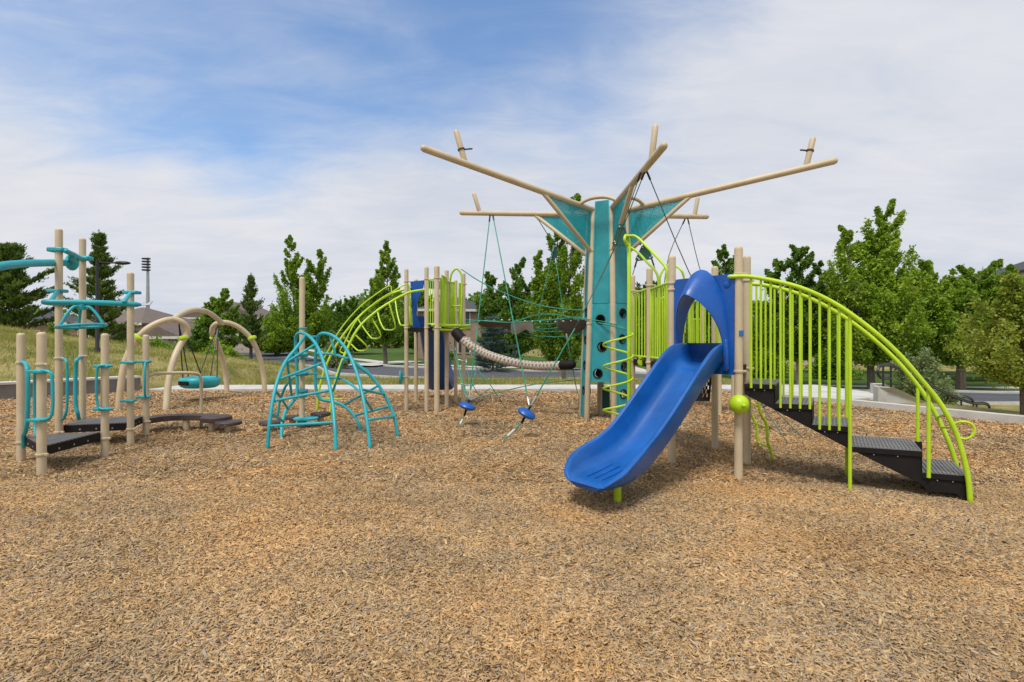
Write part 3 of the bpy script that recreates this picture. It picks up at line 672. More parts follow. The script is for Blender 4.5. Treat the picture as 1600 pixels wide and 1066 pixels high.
decid('broadleaf_tree', 1248, 34, 376, 62, 555, 'rounded dark tree left of the tall pale maple', 'leaf_dark', 21, leaf=.14, nl=26000, barkm='barkpale', lead=((.1, 0, 1), (-.5, .2, .88), (.6, 0, .85)))
decid('broadleaf_tree', 1362, 31, 300, 100, 560, 'tall spreading bright maple above the curved stair railing', 'leaf_bright', 22, leaf=.14, nl=42000, upright=.95, peak=.28, lead=((.15, 0, .86), (.42, .2, 1), (-.45, 0, .84), (.75, -.2, .66)))
decid('broadleaf_tree', 1502, 32, 406, 100, 560, 'wide green tree with a pale leaning trunk beyond the black handrails', 'leaf_mid', 23, leaf=.15, nl=36000, barkm='barkpale', upright=.5, trunk_r=.28, lead=((.35, 0, 1), (-.45, .2, .93), (.8, 0, .95), (-.9, 0, .82)))
decid('broadleaf_tree', 1440, 46, 418, 90, 560, 'green tree in the gap behind the tall bright maple', 'leaf_mid', 24, leaf=.2, nl=17000, lead=((0, 0, 1), (.7, .2, .92), (-.6, 0, .95)))
decid('broadleaf_tree', 1590, 45, 436, 75, 560, 'green tree in front of the dark roof at the right edge', 'leaf_mid', 26, leaf=.2, nl=15000)
decid('broadleaf_tree', 1600, 10.7, 425, 80, 592, 'near yellow green young tree at the right edge by the kerb', 'leaf_yellow', 27, leaf=.055, nl=16000, group='trees beside the play area', upright=.5, trunk_r=.075, peak=.4, base_z=-.1)
decid('broadleaf_tree', 1540, 38, 408, 80, 560, 'leafy tree filling the bank between the wide green tree and the right edge', 'leaf_bright', 31, leaf=.17, nl=30000, lead=((.2, 0, 1), (-.5, .2, .94), (.8, .1, .9)))
decid('broadleaf_tree', 1305, 48, 432, 60, 560, 'low bright tree between the rounded dark tree and the tall bright maple', 'leaf_mid', 32, leaf=.2, nl=14000)
decid('broadleaf_tree', 322, 50, 498, 30, 550, 'small dark tree in front of the tan house garage', 'leaf_dark', 28, leaf=.18, nl=6000)
for i, (px, Z, tp, hw, lb, mt) in enumerate([(250, 50, 528, 30, 'low green shrub under the tan house wall', 'leaf_mid'), (300, 50, 530, 34, 'low olive shrub left of the arched swing frame centre', 'sage'),
        (345, 47, 538, 36, 'pale low shrub seen under the swing frame crossbar', 'leaf_bright'), (200, 45, 520, 26, 'dark round shrub behind the tan house corner', 'leaf_dark'),
        (528, 36, 520, 26, 'wispy olive shrub behind the teal dome climber', 'sage'), (88, 40, 505, 24, 'round green shrub between the two big pines', 'leaf_mid'),
        (1300, 40, 545, 40, 'dark shrub under the trees behind the stair railing', 'leaf_dark'), (1200, 42, 548, 40, 'low shrub at the foot of the bushy tree behind the railing', 'leaf_mid'),
        (1060, 44, 552, 34, 'dark shrub seen beneath the blue slide hood', 'leaf_dark'), (690, 44, 548, 30, 'dark shrub behind the far blue slide', 'leaf_dark')]):
    bush('shrub', px, Z, tp, hw, lb, mt, 60+i, 4500, .14, group='shrubs across the street')
bush('sage_shrub', 1434, 16.9, 535, 44, 'tall grey green shrub behind the black stair handrail', 'sage', 80, 9000, .045, wild=.3)
bush('sage_shrub', 1480, 18.6, 598, 22, 'small pale shrub beside the lower handrail', 'sage', 81, 2500, .04)
# far woodland, one mass
def woodland():
    r = np.random.default_rng(99); C = []
    for i in range(150):
        px = r.uniform(-150, 1800); Z = r.uniform(95, 135); x, y = XY(px, Z); H = r.uniform(5.5, 11)*(1.15 if px > 500 else .75); W = r.uniform(4, 8)
        q = r.normal(size=(700, 3)); q /= np.linalg.norm(q, axis=1)[:, None]; q *= (r.uniform(.45, 1.08, (700, 1)))
        C.append(np.stack([x+q[:, 0]*W, y+q[:, 1]*W, .2+H*.5+q[:, 2]*H*.5], 1))
    C = np.concatenate(C); o = fast_mesh('woodland', leaf_polys(C, .5, .7, r), 4, M['leaf_dark']); tag(o, 'far belt of dark trees closing the horizon behind the houses', 'woodland', kind='stuff')
woodland()

# ================================================================== HOUSES
def house(name, px, Z, w_, d_, h, rh, rz, label, wall='stucco', roof='shingle', gable=False, wins=(), garage=None, base=None, storeys=2, vent=False):
    x, y = XY(px, Z); z0 = (tz(x, y) if base is None else base)-.1; t = thing(name, (x, y, z0), label, 'house')
    c, s = math.cos(rz), math.sin(rz)
    def T(u, v, z): return Vector((x+u*c-v*s, y+u*s+v*c, z0+z))
    mesh_obj('wall', box((x, y, z0+h/2), (w_, d_, h), rz), M[wall], t, smooth=False)
    o = .45; a, b = w_/2+o, d_/2+o; k = a if not gable else 0
    e = [T(-a, -b, h), T(a, -b, h), T(a, b, h), T(-a, b, h)]; e2 = [p+Vector((0, 0, .22)) for p in e]
    if gable: rr = [T(0, -b, h+rh), T(0, b, h+rh)]; fc = [(4, 5, 8), (5, 6, 9, 8), (6, 7, 9), (7, 4, 8, 9)]
    else:
        g = max(.3, a-b); rr = [T(-g, 0, h+rh), T(g, 0, h+rh)]; fc = [(4, 5, 9, 8), (5, 6, 9), (6, 7, 8, 9), (7, 4, 8)]
    rf = mesh_obj('roof', (e+e2+rr, [(3, 2, 1, 0), (0, 1, 5, 4), (1, 2, 6, 5), (2, 3, 7, 6), (3, 0, 4, 7)]+fc), M[roof], t, smooth=False)
    if gable:
        mesh_obj('gable', ([T(-a+.5, -d_/2+.02, h), T(a-.5, -d_/2+.02, h), T(0, -d_/2+.02, h+rh*.9), T(-a+.5, -d_/2-.06, h), T(a-.5, -d_/2-.06, h), T(0, -d_/2-.06, h+rh*.9)], [(0, 1, 2), (5, 4, 3), (0, 3, 4, 1), (1, 4, 5, 2), (2, 5, 3, 0)]), M[wall], t, smooth=False)
    mesh_obj('fascia', [box(T(0, -b-.03, h+.10), (2*a+.1, .06, .26), rz)], M['trim'], t, smooth=False)
    for (u, z, ww, wh) in wins:
        f = mesh_obj('window', [box(T(u, -d_/2-.04, z), (ww+.24, .1, wh+.24), rz)], M['trim'], t, smooth=False)
        mesh_obj('pane', [box(T(u-ww/4-.02, -d_/2-.10, z), (ww/2-.08, .05, wh), rz), box(T(u+ww/4+.02, -d_/2-.10, z), (ww/2-.08, .05, wh), rz)], M['glass'], f, smooth=False)
    if garage:
        u, ww = garage; gd = mesh_obj('garage_door', [box(T(u, -d_/2-.05, .15+i*.55+.26), (ww, .08+.02*(i % 2), .53), rz) for i in range(4)], M['trim'], t, smooth=False)
    if vent:
        for u in (-1.2, .6): mesh_obj('vent_pipe', [lathe(T(u, -.5, h+rh*.7), [(.10, 0), (.10, 1.2), (.22, 1.22), (.22, 1.5), (.06, 1.55)], 10)], M['black'], rf)
    return t
house('house', 224, 62, 9.5, 9, 3.7, 2.3, R(-12), 'tan stucco house with a hipped brown roof behind the swing frame', wins=[(-3.2, 2.4, 1.4, 1.3), (1.4, 2.4, 1.4, 1.3)], garage=None)
house('house', 283, 56, 5.5, 7, 2.3, 1.6, R(-8), 'small gabled tan garage wing in front of the tan house', gable=True, wall='stuccopale', garage=(0, 3.4))
house('house', 372, 74, 10, 9, 4.6, 2.6, R(0), 'pale gabled house behind the round green tree', 'stuccopale', gable=True, wins=[(-2.2, 3.8, 1.4, 1.3), (2.2, 3.8, 1.4, 1.3)])
house('house', 716, 60, 9, 9, 5.2, 1.7, R(6), 'pinkish two storey house with a dark roof behind the far slide tower', 'stucco', 'shingledk', wins=[(.6, 4.3, 1.2, 1.7), (-3, 4.3, 1.2, 1.7), (.6, 1.5, 1.2, 1.5)])
house('house', 80, 68, 9, 8, 3.9, 1.7, R(15), 'house with a dark roof mostly hidden between the two big pines', 'stucco', 'shingledk', wins=[(0, 2.4, 1.5, 1.3)])
house('house', 1712, 60, 16, 12, 11.2, 3.2, R(-8), 'tall house at the right edge with dark roof and vent pipes', 'stuccopale', 'shingledk', wins=[(-4, 6, 1.6, 1.6), (0, 6, 1.6, 1.6)], vent=True)
house('house', 1250, 66, 15, 10, 5.2, 2.0, R(0), 'wide pale house mostly hidden behind the trees and stair railing', 'stuccopale', 'shingle', wins=[(-5, 3.6, 1.6, 1.5), (0, 3.6, 1.6, 1.5), (5, 1.5, 1.6, 1.5)])

# ================================================================== FAR STREET OBJECTS
def car(px, Z, rz, label):
    x, y = XY(px, Z); z0 = tz(x, y)+.05; t = thing('parked_car', (x, y, z0), label, 'car'); c, s = math.cos(rz), math.sin(rz)
    def T(u, v, z): return Vector((x+u*c-v*s, y+u*s+v*c, z0+z))
    side = [(-2.2, .35), (-2.25, .75), (-1.9, .95), (-1.3, 1.02), (-.8, 1.48), (.9, 1.52), (1.6, 1.05), (2.2, .9), (2.25, .4)]
    mesh_obj('body', prism([T(u, -.86, z) for u, z in side], T(0, .86, 0)-T(0, -.86, 0)), M['black'], t, smooth=False)
    mesh_obj('side_window', prism([T(u, -.89, z) for u, z in [(-1.05, 1.05), (-.7, 1.4), (.8, 1.43), (1.3, 1.07)]], T(0, -.865, 0)-T(0, -.89, 0)), M['glass'], t, smooth=False)
    for u in (-1.4, 1.4):
        for v in (-.8, .8):
            wv = T(0, 1, 0)-T(0, 0, 0); wh = mesh_obj('wheel', lathe(T(u, v, .33)-wv*.11, [(.28, 0), (.33, .03), (.33, .19), (.28, .22)], 18, wv), M['dark'], t)
            mesh_obj('rim', lathe(T(u, v, .33)-wv*.125, [(.19, 0), (.2, .25)], 14, wv), M['steel'], wh)
car(452, 66, R(20), 'dark car parked far up the street')
def street_lamp():
    x, y = XY(152, 19.5); z0 = tz(x, y); t = thing('street_lamp', (x, y, z0), 'black street lamp with a single oval head in front of the pine', 'street lamp'); top = z_at(407, 19.5)
    mesh_obj('pole', [lathe((x, y, z0-.1), [(.10, 0), (.10, .25), (.065, .3), (.05, top-z0+.1)], 12)], M['black'], t)
    mesh_obj('arm', [tube([(x, y, top-.06), P(170, 411, 19.5), P(186, 411.5, 19.5)], .022, 8)], M['black'], t)
    c = P(191, 411, 19.5); mesh_obj('lamp_head', [ball(c, .31, (1, .55, .22), 18, 10), ball(c+Vector((0, 0, -.03)), .22, (1, .5, .2), 14, 8)], M['black'], t)
street_lamp()
def stadium_light():
    Z = 105; x, y = XY(231, Z); z0 = tz(x, y); t = thing('floodlight_mast', (x, y, z0), 'grey floodlight mast with five stacked lamp rows, far behind the tan house', 'light mast')
    top = z_at(402, Z); mesh_obj('pole', [lathe((x, y, z0-.1), [(.42, 0), (.40, 6), (.22, top-z0)], 10)], M['steel'], t)
    for k in range(5):
        c = P(231, 405+k*4.4, Z); mesh_obj('lamp_row', [box(c+Vector((0, -.5, 0)), (1.45, .7, .30), 0, .05)], M['black'], t)
    c = P(230, 474, Z); mesh_obj('solar_panel', prism([c+Vector((-.9, -.6, -.5)), c+Vector((.9, -.6, -.4)), c+Vector((1.1, 0, .45)), c+Vector((-.8, 0, .35))], (0, .12, -.06)), M['greymat'], t, smooth=False)
stadium_light()
t = thing('wooden_post', (XY(881, 22)[0], 22, tz(XY(881, 22)[0], 22)), 'short dark wooden stake on the verge beyond the braided tube', 'post')
x, y = XY(881, 22); mesh_obj('stake', [box((x, y, tz(x, y)+.33), (.17, .17, .8), .2, .02)], M['bark'], t)
mesh_obj('cap', [box((x, y, tz(x, y)+.745), (.2, .2, .03), .2, .008)], M['bark'], t)

# stair and handrails on the right, going down to the street
def cheek(name, pxa, pxb, Z0, Z1, tops, bots, th, label):
    a = [P(px, py, Z) for px, py, Z in tops]; b = [P(px, py, Z) for px, py, Z in bots]
    t = thing(name, b[0], label, 'wall'); mesh_obj('wall_body', prism(a+b[::-1], th), M['concrete'], t, smooth=False); return t
cheek('stair_cheek_wall', 0, 0, 0, 0, [(1372, 605, 12.3), (1394, 606, 12.4), (1480, 645, 13.6)], [(1372, 634, 12.3), (1394, 640, 12.4), (1480, 665, 13.6)], (.06, .25, 0), 'sloping concrete wall beside the steps, nearest the play area')
cheek('stair_cheek_wall', 0, 0, 0, 0, [(1366, 600, 14.3), (1384, 600, 14.4), (1465, 636, 15.6)], [(1366, 628, 14.3), (1384, 632, 14.4), (1465, 660, 15.6)], (.06, .25, 0), 'sloping concrete wall on the far side of the steps')
stt = thing('concrete_steps', (9.5, 13.6, -.2), 'concrete steps going down between the two sloping walls', 'steps')
for k in range(6):
    x0 = 9.1+k*.42; mesh_obj('step', [box((x0+.3, 13.65+k*.14, -.10-k*.15), (.62, 1.5, .22), .3, .01)], M['concrete'], stt, smooth=False)
def handrail(label, Z0, Z1, dy):
    f = lambda px: Z0+(Z1-Z0)*(px-1360)/190
    t = thing('handrail', P(1392, 608, f(1392)), label, 'handrail', 'black handrails on the concrete steps')
    q = lambda px, py: P(px, py+dy, f(px))
    main = [q(1392, 592), q(1376, 591), q(1371, 583), q(1374, 574), q(1382, 571.5), q(1392, 572), q(1430, 591), q(1480, 616), q(1520, 631), q(1540, 632), q(1546, 637), q(1547, 651)]
    mesh_obj('rail', [tube(main, .027, 8, sm=4)], M['black'], t)
    for px, a, b in ((1380, 572, 603), (1392, 572, 608), (1502, 626, 645), (1526, 632, 645)):
        mesh_obj('rail_post', [tube([q(px, a), q(px, b+3)], .022, 8)], M['black'], t)
    mesh_obj('lower_loop', [tube([q(1500, 641), q(1512, 641), q(1520, 638), q(1521, 629), q(1512, 622), q(1505, 621)], .018, 8, sm=4)], M['black'], t)
handrail('black tubular handrail on the near wall of the concrete steps', 12.5, 15.0, 0)
handrail('black tubular handrail on the far wall of the concrete steps', 14.4, 16.8, -2.5)

# ================================================================== RIGHT PLAY TOWER
A = XY(1154, 5.58); B = XY(1167, 6.19); Cc = XY(1050, 6.19); D = XY(1117, 7.06); E_ = XY(1015, 7.2); F_ = XY(988, 8.0)
DZ = 1.22; TOP = 2.53
tw = thing('slide_tower', (2.4, 6.2, 0), 'right play tower with blue slide, lime curved stair railings and lime coil climber', 'play structure')
for p_, cl in ((A, (1.17, 2.23)), (B, (1.17, 2.23)), (Cc, (1.17, 2.12, 2.2)), (D, (1.17, 2.2)), (E_, (1.2, 2.28)), (F_, (1.2, 2.28))): 
    add_post(tw, p_, TOP, cl)
dk = mesh_obj('deck', prism([(p[0], p[1], DZ-.09) for p in (A, B, D, E_, Cc)], (0, 0, .09)), M['dark'], tw, smooth=False)
dk2 = mesh_obj('deck', prism([(E_[0], E_[1], DZ-.09), (D[0], D[1]+.03, DZ-.09), (2.75, 8.0, DZ-.09), (F_[0], F_[1], DZ-.09)], (0, 0, .088)), M['dark'], tw, smooth=False)
# sticker on post A and lime ball
mesh_obj('sticker', [box((A[0]+.01, A[1]-.047, z_at(521, 5.55)), (.052, .008, .062), 0, .003)], M['bluelabel'], tw)
bc = P(1155, 632, 5.50); pb = mesh_obj('ball_panel', [ball(bc, .104)], M['lime'], tw)
mesh_obj('bolt', [lathe(bc+Vector((0, -.108, 0)), [(.018, 0), (.018, .01), (.006, .02)], 12, (0, -1, 0)), lathe(bc+Vector((0, -.098, 0)), [(.026, 0), (.024, .008)], 14, (0, -1, 0))], M['lime'], pb)
# --- slide
dirS = Vector((-.775, -.632, 0)); wS = Vector((.632, -.775, 0)); M0 = Vector(((A[0]+Cc[0])/2, (A[1]+Cc[1])/2, 0))
def slide(parent, M0, dirS, wS, path, lab=None, k=1.0, mat='slide'):
    prof = [(-.17, -.055), (-.235, -.03), (-.268, .04), (-.285, .13), (-.305, .20), (-.303, .228), (-.282, .242), (-.258, .228), (-.245, .19), (-.228, .10), (-.20, .035), (-.15, .004), (-.075, -.006), (0, -.008)]
    prof = prof+[(-u, v) for u, v in prof[::-1][1:]]
    st_ = [(a, b, c, d) for a, b, c, d in path]
    pp = smooth_path([Vector((a, b, c)) for a, b, c, d in st_], 5); qq = smooth_path([Vector((d, i, 0)) for i, (a, b, c, d) in enumerate(st_)], 5)
    V = []; m = len(prof); n = len(pp); Fc = []
    for i, (p, q) in enumerate(zip(pp, qq)):
        a = pp[max(i-1, 0)]; b = pp[min(i+1, n-1)]; t = Vector((b.x-a.x, b.y-a.y)).normalized(); nx, nz = -t.y, t.x
        for u, v in prof:
            vv = v*p.z if v > .01 else v
            du = u*q.x*k
            V.append(M0+dirS*(p.x+nx*vv*k)+wS*du+Vector((0, 0, p.y+nz*vv*k)))
    for i in range(n-1):
        for j in range(m): Fc.append((i*m+j, i*m+(j+1) % m, (i+1)*m+(j+1) % m, (i+1)*m+j))
    # rounded end lip
    base = (n-1)*m; cen = sum((V[base+j] for j in range(m)), Vector())/m
    last = base
    for s_, o_ in ((.93, .015), (.80, .02)):
        k0 = len(V)
        for j in range(m): pz = V[base+j]; V.append(cen+(pz-cen)*s_+dirS*o_+Vector((0, 0, -.012 if s_ < .9 else -.004)))
        for j in range(m): Fc.append((last+j, last+(j+1) % m, k0+(j+1) % m, k0+j))
        last = k0
    # close ends: bridge outer and inner halves
    def endcap(b0, flip):
        h = m//2
        for j in range(h):
            f = (b0+j, b0+j+1, b0+m-2-j, b0+m-1-j)
            f = tuple(dict.fromkeys(f))
            if len(f) > 2: Fc.append(f if flip else f[::-1])
    endcap(last, False); endcap(0, True)
    return mesh_obj('slide', (V, Fc), M[mat], parent, label=lab)
spath = [(-.06, 1.235, 1.0, .93), (.06, 1.235, 1.0, .95), (.17, 1.205, 1.0, 1), (.34, 1.09, 1.0, 1), (.62, .865, 1, 1), (.92, .625, .98, 1), (1.20, .43, .95, 1), (1.42, .325, .92, 1.05), (1.62, .275, .82, 1.16), (1.78, .25, .62, 1.20), (1.88, .238, .40, 1.12), (1.95, .225, .22, .96), (1.985, .205, .10, .78)]
sld = slide(tw, M0, dirS, wS, spath)
sp0 = M0+dirS*1.62; mesh_obj('slide_foot', [tube([(sp0.x+.05, sp0.y-.03, -.04), (sp0.x+.05, sp0.y-.03, .22)], .035, 10)], M['lime'], sld)
# moulded ridges inside the exit
for off in (-.09, 0, .09):
    pts = [M0+dirS*s+wS*off*(1.0)+Vector((0, 0, z+.003)) for s, z in ((1.50, .293), (1.65, .267), (1.80, .245), (1.86, .237))]
    mesh_obj('ridge', [tube(pts, .0035, 6, sm=2)], M['blue'], sld)
# --- hood
def hood(parent, M0, dirS, wS, sc=1.0, zb=0.0):
    U = -wS
    def pt(u, f, z): return M0+wS*u*sc+dirS*f*sc+Vector((0, 0, z+zb))
    def arch(hw, top, base, f, n=18, pw=.85):
        o = []
        for k in range(n+1):
            a = math.pi*k/n; o.append(pt(-hw*math.copysign(abs(math.cos(a))**.9, math.cos(a)), f, base+(top-base)*math.sin(a)**pw))
        return o
    hole = arch(.285, 2.03, 1.25, -.015)
    outer = [pt(-.365, -.015, 1.13), pt(.375, -.015, 1.13), pt(.385, -.015, 2.20), pt(.37, -.015, 2.235), pt(-.33, -.015, 2.235), pt(-.365, -.015, 2.20)]
    hd = mesh_obj('slide_hood', [prism(outer, dirS*.05, [hole])], M['blue'], parent, smooth=False)
    def visor(hw, top, base, f, n=26, pw=.85, cx=.95):
        o = []
        for k in range(n+1):
            a = math.pi*k/n; c_ = math.cos(a); s_ = max(0.0, math.sin(a))
            o.append(pt(-hw*math.copysign(abs(c_)**cx, c_), f*(.22+.78*s_**1.6), base+(top-base)*s_**pw))
        return o
    rings = [visor(.335, 2.22, 1.24, .035), visor(.335, 2.315, 1.24, .06, cx=1.0), visor(.33, 2.29, 1.25, .13, cx=1.1), visor(.32, 2.20, 1.26, .23, cx=1.2), visor(.31, 2.09, 1.27, .33, cx=1.3), visor(.302, 2.035, 1.27, .375, cx=1.35, pw=.75), visor(.292, 2.012, 1.27, .385, cx=1.35, pw=.72), visor(.283, 2.005, 1.27, .37, cx=1.3, pw=.72), visor(.28, 2.05, 1.26, .22, cx=1.1, pw=.75), visor(.282, 2.04, 1.25, .035)]
    V = [p for r_ in rings for p in r_]; m = len(rings[0]); Fc = [(i*m+j, i*m+j+1, (i+1)*m+j+1, (i+1)*m+j) for i in range(len(rings)-1) for j in range(m-1)]
    Fc.append(tuple(i*m for i in range(len(rings)))); Fc.append(tuple(i*m+m-1 for i in range(len(rings)))[::-1])
    mesh_obj('canopy', (V, Fc), M['blue'], hd)
    for sgn in (-1, 1): mesh_obj('side_jamb', [tube([pt(sgn*.30, .05, 1.20), pt(sgn*.305, .06, 1.36), pt(sgn*.305, .07, 1.5)], .038, 10, r2=.02)], M['blue'], hd)
    mesh_obj('boss', [lathe(pt(.30, .03, 2.12), [(.035, 0), (.035, .012), (.02, .018)], 16, tuple(dirS))], M['blue'], hd)
    return hd
hood(tw, M0, dirS, wS)
# --- stairs
N0 = Vector((A[0]+.0, A[1], 0)); N1 = Vector((4.31, 4.83, 0)); OFF = Vector((.38, .61, 0))
def LP(px, py, o=0.0):
    a = N0+OFF*o; d = N1-N0; k = (px-CX)/F
    t = (k*a.y-a.x)/(d.x-k*d.y); p = a+d*t; return Vector((p.x, p.y, z_at(py, p.y)))
def LPz(px, z, o=0.0): p = LP(px, 600, o); return Vector((p.x, p.y, z))
lv = [1.015, .815, .61, .41, .205]   # tread heights
ex = [(1163, 1211), (1211, 1269), (1269, 1329), (1329, 1441), (1441, 1513)]
sta = mesh_obj('stairs', [prism([LPz(1163, lv[0]-.0), LPz(1211, lv[0]), LPz(1211, lv[1]), LPz(1269, lv[1]), LPz(1269, lv[2]), LPz(1329, lv[2]), LPz(1329, lv[3]), LPz(1441, lv[3]), LPz(1441, lv[4]), LPz(1513, lv[4]), LPz(1513, -.03), LPz(1495, .05), LPz(1450, .045), LP(1442, 758), LP(1324, 700), LP(1163, 616)], OFF.normalized()*.02),
    prism([LPz(1163, lv[0]-.0, .98), LPz(1211, lv[0], .98), LPz(1211, lv[1], .98), LPz(1269, lv[1], .98), LPz(1269, lv[2], .98), LPz(1329, lv[2], .98), LPz(1329, lv[3], .98), LPz(1441, lv[3], .98), LPz(1441, lv[4], .98), LPz(1500, lv[4], .98), LPz(1500, -.03, .98), LPz(1450, .045, .98), LPz(1438, .05, .98), LPz(1320, .36, .98), LPz(1175, .87, .98)], OFF.normalized()*.02)], M['dark'], tw, smooth=False)
def at_near(px): p = LPz(px, 0); return p
for i, ((a, b), z) in enumerate(zip(ex, lv)):
    p0, p1 = at_near(a), at_near(b); up = Vector((0, 0, 1))
    e0 = OFF.normalized()*-.012; q = [p0+e0, p1+e0, p1+OFF*1.02, p0+OFF*1.02]
    td = mesh_obj('tread', [prism([v+up*(z+.003) for v in q], (0, 0, .018))], M['grate'], sta, smooth=False)
    nrb = int((p1-p0).length/.030); rbs = []
    for j in range(nrb):
        u0 = p0.lerp(p1, (j+.25)/nrb)+up*(z+.021)+OFF*.01; u1 = p0.lerp(p1, (j+.72)/nrb)+up*(z+.021)+OFF*.01
        rbs.append(prism([u0, u1, u1+OFF*.97, u0+OFF*.97], (0, 0, .006)))
    mesh_obj('ribbed_surface', rbs, M['rib'], td, smooth=False)
    mesh_obj('nosing', [prism([v+up*(z-.03) for v in (p0+e0*1.3, p1+e0*1.3, p1+e0*1.02, p0+e0*1.02)], (0, 0, .052))], M['dark'], td, smooth=False)
    pz = lv[i+1] if i < 4 else .0
    mesh_obj('riser', [prism([p1+up*(pz+.022), p1+OFF+up*(pz+.022), p1+OFF+up*(z+.001), p1+up*(z+.001)], (N1-N0).normalized()*-.012)], M['dark'], sta, smooth=False)
    for j in range(1, 3):
        bp_ = p0.lerp(p1, j/3)-OFF.normalized()*.004; mesh_obj('bolt', [lathe(bp_+up*(z-.045), [(.006, 0), (.006, .004), (.003, .006)], 8, tuple(-OFF))], M['steel'], td)
# railings
nr = [(1140, 432.5), (1165, 432), (1200, 437), (1250, 449.5), (1300, 472), (1350, 506), (1400, 549), (1440, 594), (1470, 632), (1492, 672), (1505, 712), (1513, 750), (1516, 783)]
fr = [(1166, 444), (1185, 444.5), (1215, 450), (1260, 464), (1310, 490), (1350, 518), (1400, 563), (1440, 611), (1466, 655), (1484, 695), (1496, 731)]
O0 = -.06
near = smooth_path([LP(x, y, O0) for x, y in nr], 6); farr = smooth_path([LP(x, y, 1.0) for x, y in fr], 6)
rn = mesh_obj('stair_railing', [tube(near, .0225, 12)], M['lime'], tw, label='near lime stair railing'); rf_ = mesh_obj('stair_railing', [tube(farr, .0225, 12)], M['lime'], tw, label='far lime stair railing')
def rail_z(path, px):
    best = min(path, key=lambda p: abs(CX+p.x/p.y*F-px)); return best.z
def tread_z(px):
    for (a, b), z in zip(ex, lv):
        if a <= px <= b: return z
    return 0
for k in range(11):
    px = 1173.6+k*15.3
    if k == 10: zb, rr = -.04, .0175; px = 1328
    else: zb, rr = tread_z(px)-.02, .0125 if k else .0135
    p = LPz(px, 0, O0+.03); mesh_obj('baluster', [tube([(p.x, p.y, zb), (p.x, p.y, rail_z(near, px))], rr, 8, cap='flat')], M['lime'], rn)
p = LPz(1451, 0, O0+.03); mesh_obj('baluster', [tube([(p.x, p.y, lv[4]-.02), (p.x, p.y, rail_z(near, 1451))], .0175, 8, cap='flat')], M['lime'], rn)
for k in range(11):
    px = 1182+k*14.1; w0 = LPz(px, 0, 1.0)
    tzv = None
    # height of the tread under this point of the far side
    s = (w0-OFF-N0).length; 
    for (a, b), z in zip(ex, lv):
        if (at_near(a)-N0).length-.02 <= s <= (at_near(b)-N0).length+.02: tzv = z; break
    zb = -.04 if k == 10 else (tzv or lv[2])
    mesh_obj('baluster', [tube([(w0.x, w0.y, zb), (w0.x, w0.y, rail_z(farr, px))], .012 if k < 10 else .0175, 8, cap='flat')], M['lime'], rf_)
p = LPz(1434, 0, 1.0); mesh_obj('baluster', [tube([(p.x, p.y, lv[3]), (p.x, p.y, rail_z(farr, 1434))], .016, 8, cap='flat')], M['lime'], rf_)
mesh_obj('loop_handle', [tube([LP(1488, 668, O0+.02), LP(1494, 661, O0-.0), LP(1506, 659, O0-.03), LP(1518, 663, O0-.03), LP(1523, 672, O0-.03), LP(1518, 682, O0-.03), LP(1508, 686, O0-.02), LP(1499, 684, O0)], .012, 8, sm=4)], M['lime'], rn)
mesh_obj('tie_bar', [tube([LP(1478, 647, O0), LP(1466, 652, .96)], .011, 8)], M['lime'], rn)
mesh_obj('tie_bar', [tube([LP(1488, 668, O0), LP(1470, 668, .96)], .011, 8)], M['lime'], rn)
# --- baluster panels
def panel(parent, a, b, z0, z1, n, mat='lime', inset=.07, r=.011, rr=.017):
    a = Vector((a[0], a[1], 0)); b = Vector((b[0], b[1], 0)); d = (b-a).normalized(); a = a+d*inset; b = b-d*inset; up = Vector((0, 0, 1))
    o = mesh_obj('rail_panel', [tube([a+up*z1, b+up*z1], rr, 10), tube([a+up*z0, b+up*z0], rr, 10), tube([a+up*z0, a+up*z1], rr, 10), tube([b+up*z0, b+up*z1], rr, 10)], M[mat], parent)
    for k in range(n):
        p = a.lerp(b, (k+1)/(n+1)); mesh_obj('baluster', [tube([p+up*z0, p+up*z1], r, 6, cap='flat')], M[mat], o)
    return o
panel(tw, Cc, E_, 1.27, 2.22, 7); panel(tw, E_, F_, 1.27, 2.24, 4); panel(tw, B, D, 1.27, 2.1, 5); panel(tw, (E_[0]+.15, E_[1]+.3), D, 1.27, 2.12, 7, inset=.03)
panel(tw, D, (2.75, 8.0), 1.27, 2.1, 5, inset=.05)
mesh_obj('scallop', [lathe(Vector(P(1001, 566, 7.55)), [(.05, 0), (.05, .03)], 16, (0, -1, 0)), lathe(Vector(P(1001, 559, 7.55)), [(.035, 0), (.035, .03)], 16, (0, -1, 0))], M['lime'], tw)
# --- coil climber
zc = 7.55; pole = mesh_obj('coil_climber', [tube([P(983, 690, zc), P(983, 380, zc)], .030, 12), tube([P(983, 385, zc), P(982, 372, zc), P(978, 368, zc-.05), P(976, 374, zc-.1), P(980, 384, zc-.05)], .022, 10, sm=4)], M['lime'], tw)
hx = []
cxp = GX(965.5, zc); rad = 22.5/F*zc
for k in range(0, 37*4+1):
    a = k/37*2*math.pi; y = 521+k/37*34.2; hx.append(Vector((cxp.x+rad*math.cos(a), cxp.y-rad*math.sin(a)*.95, z_at(y, zc))))
mesh_obj('coil', [tube(hx, .0155, 8)], M['lime'], pole)
mesh_obj('hoop', [tube([P(980, 369, zc-.05), P(992, 369, zc-.1), P(1012, 387, 7.3), P(1034, 410, 7.0), P(1041, 420, 6.9), P(1042, 440, 6.9), P(1042, 552, 6.9)], .020, 10, sm=4)], M['lime'], pole)
mesh_obj('hoop', [tube([P(984, 386, zc), P(995, 393, 7.5), P(1012, 411, 7.4), P(1025, 425, 7.3), P(1028.5, 437, 7.25), P(1029, 560, 7.25)], .018, 10, sm=4)], M['lime'], pole)
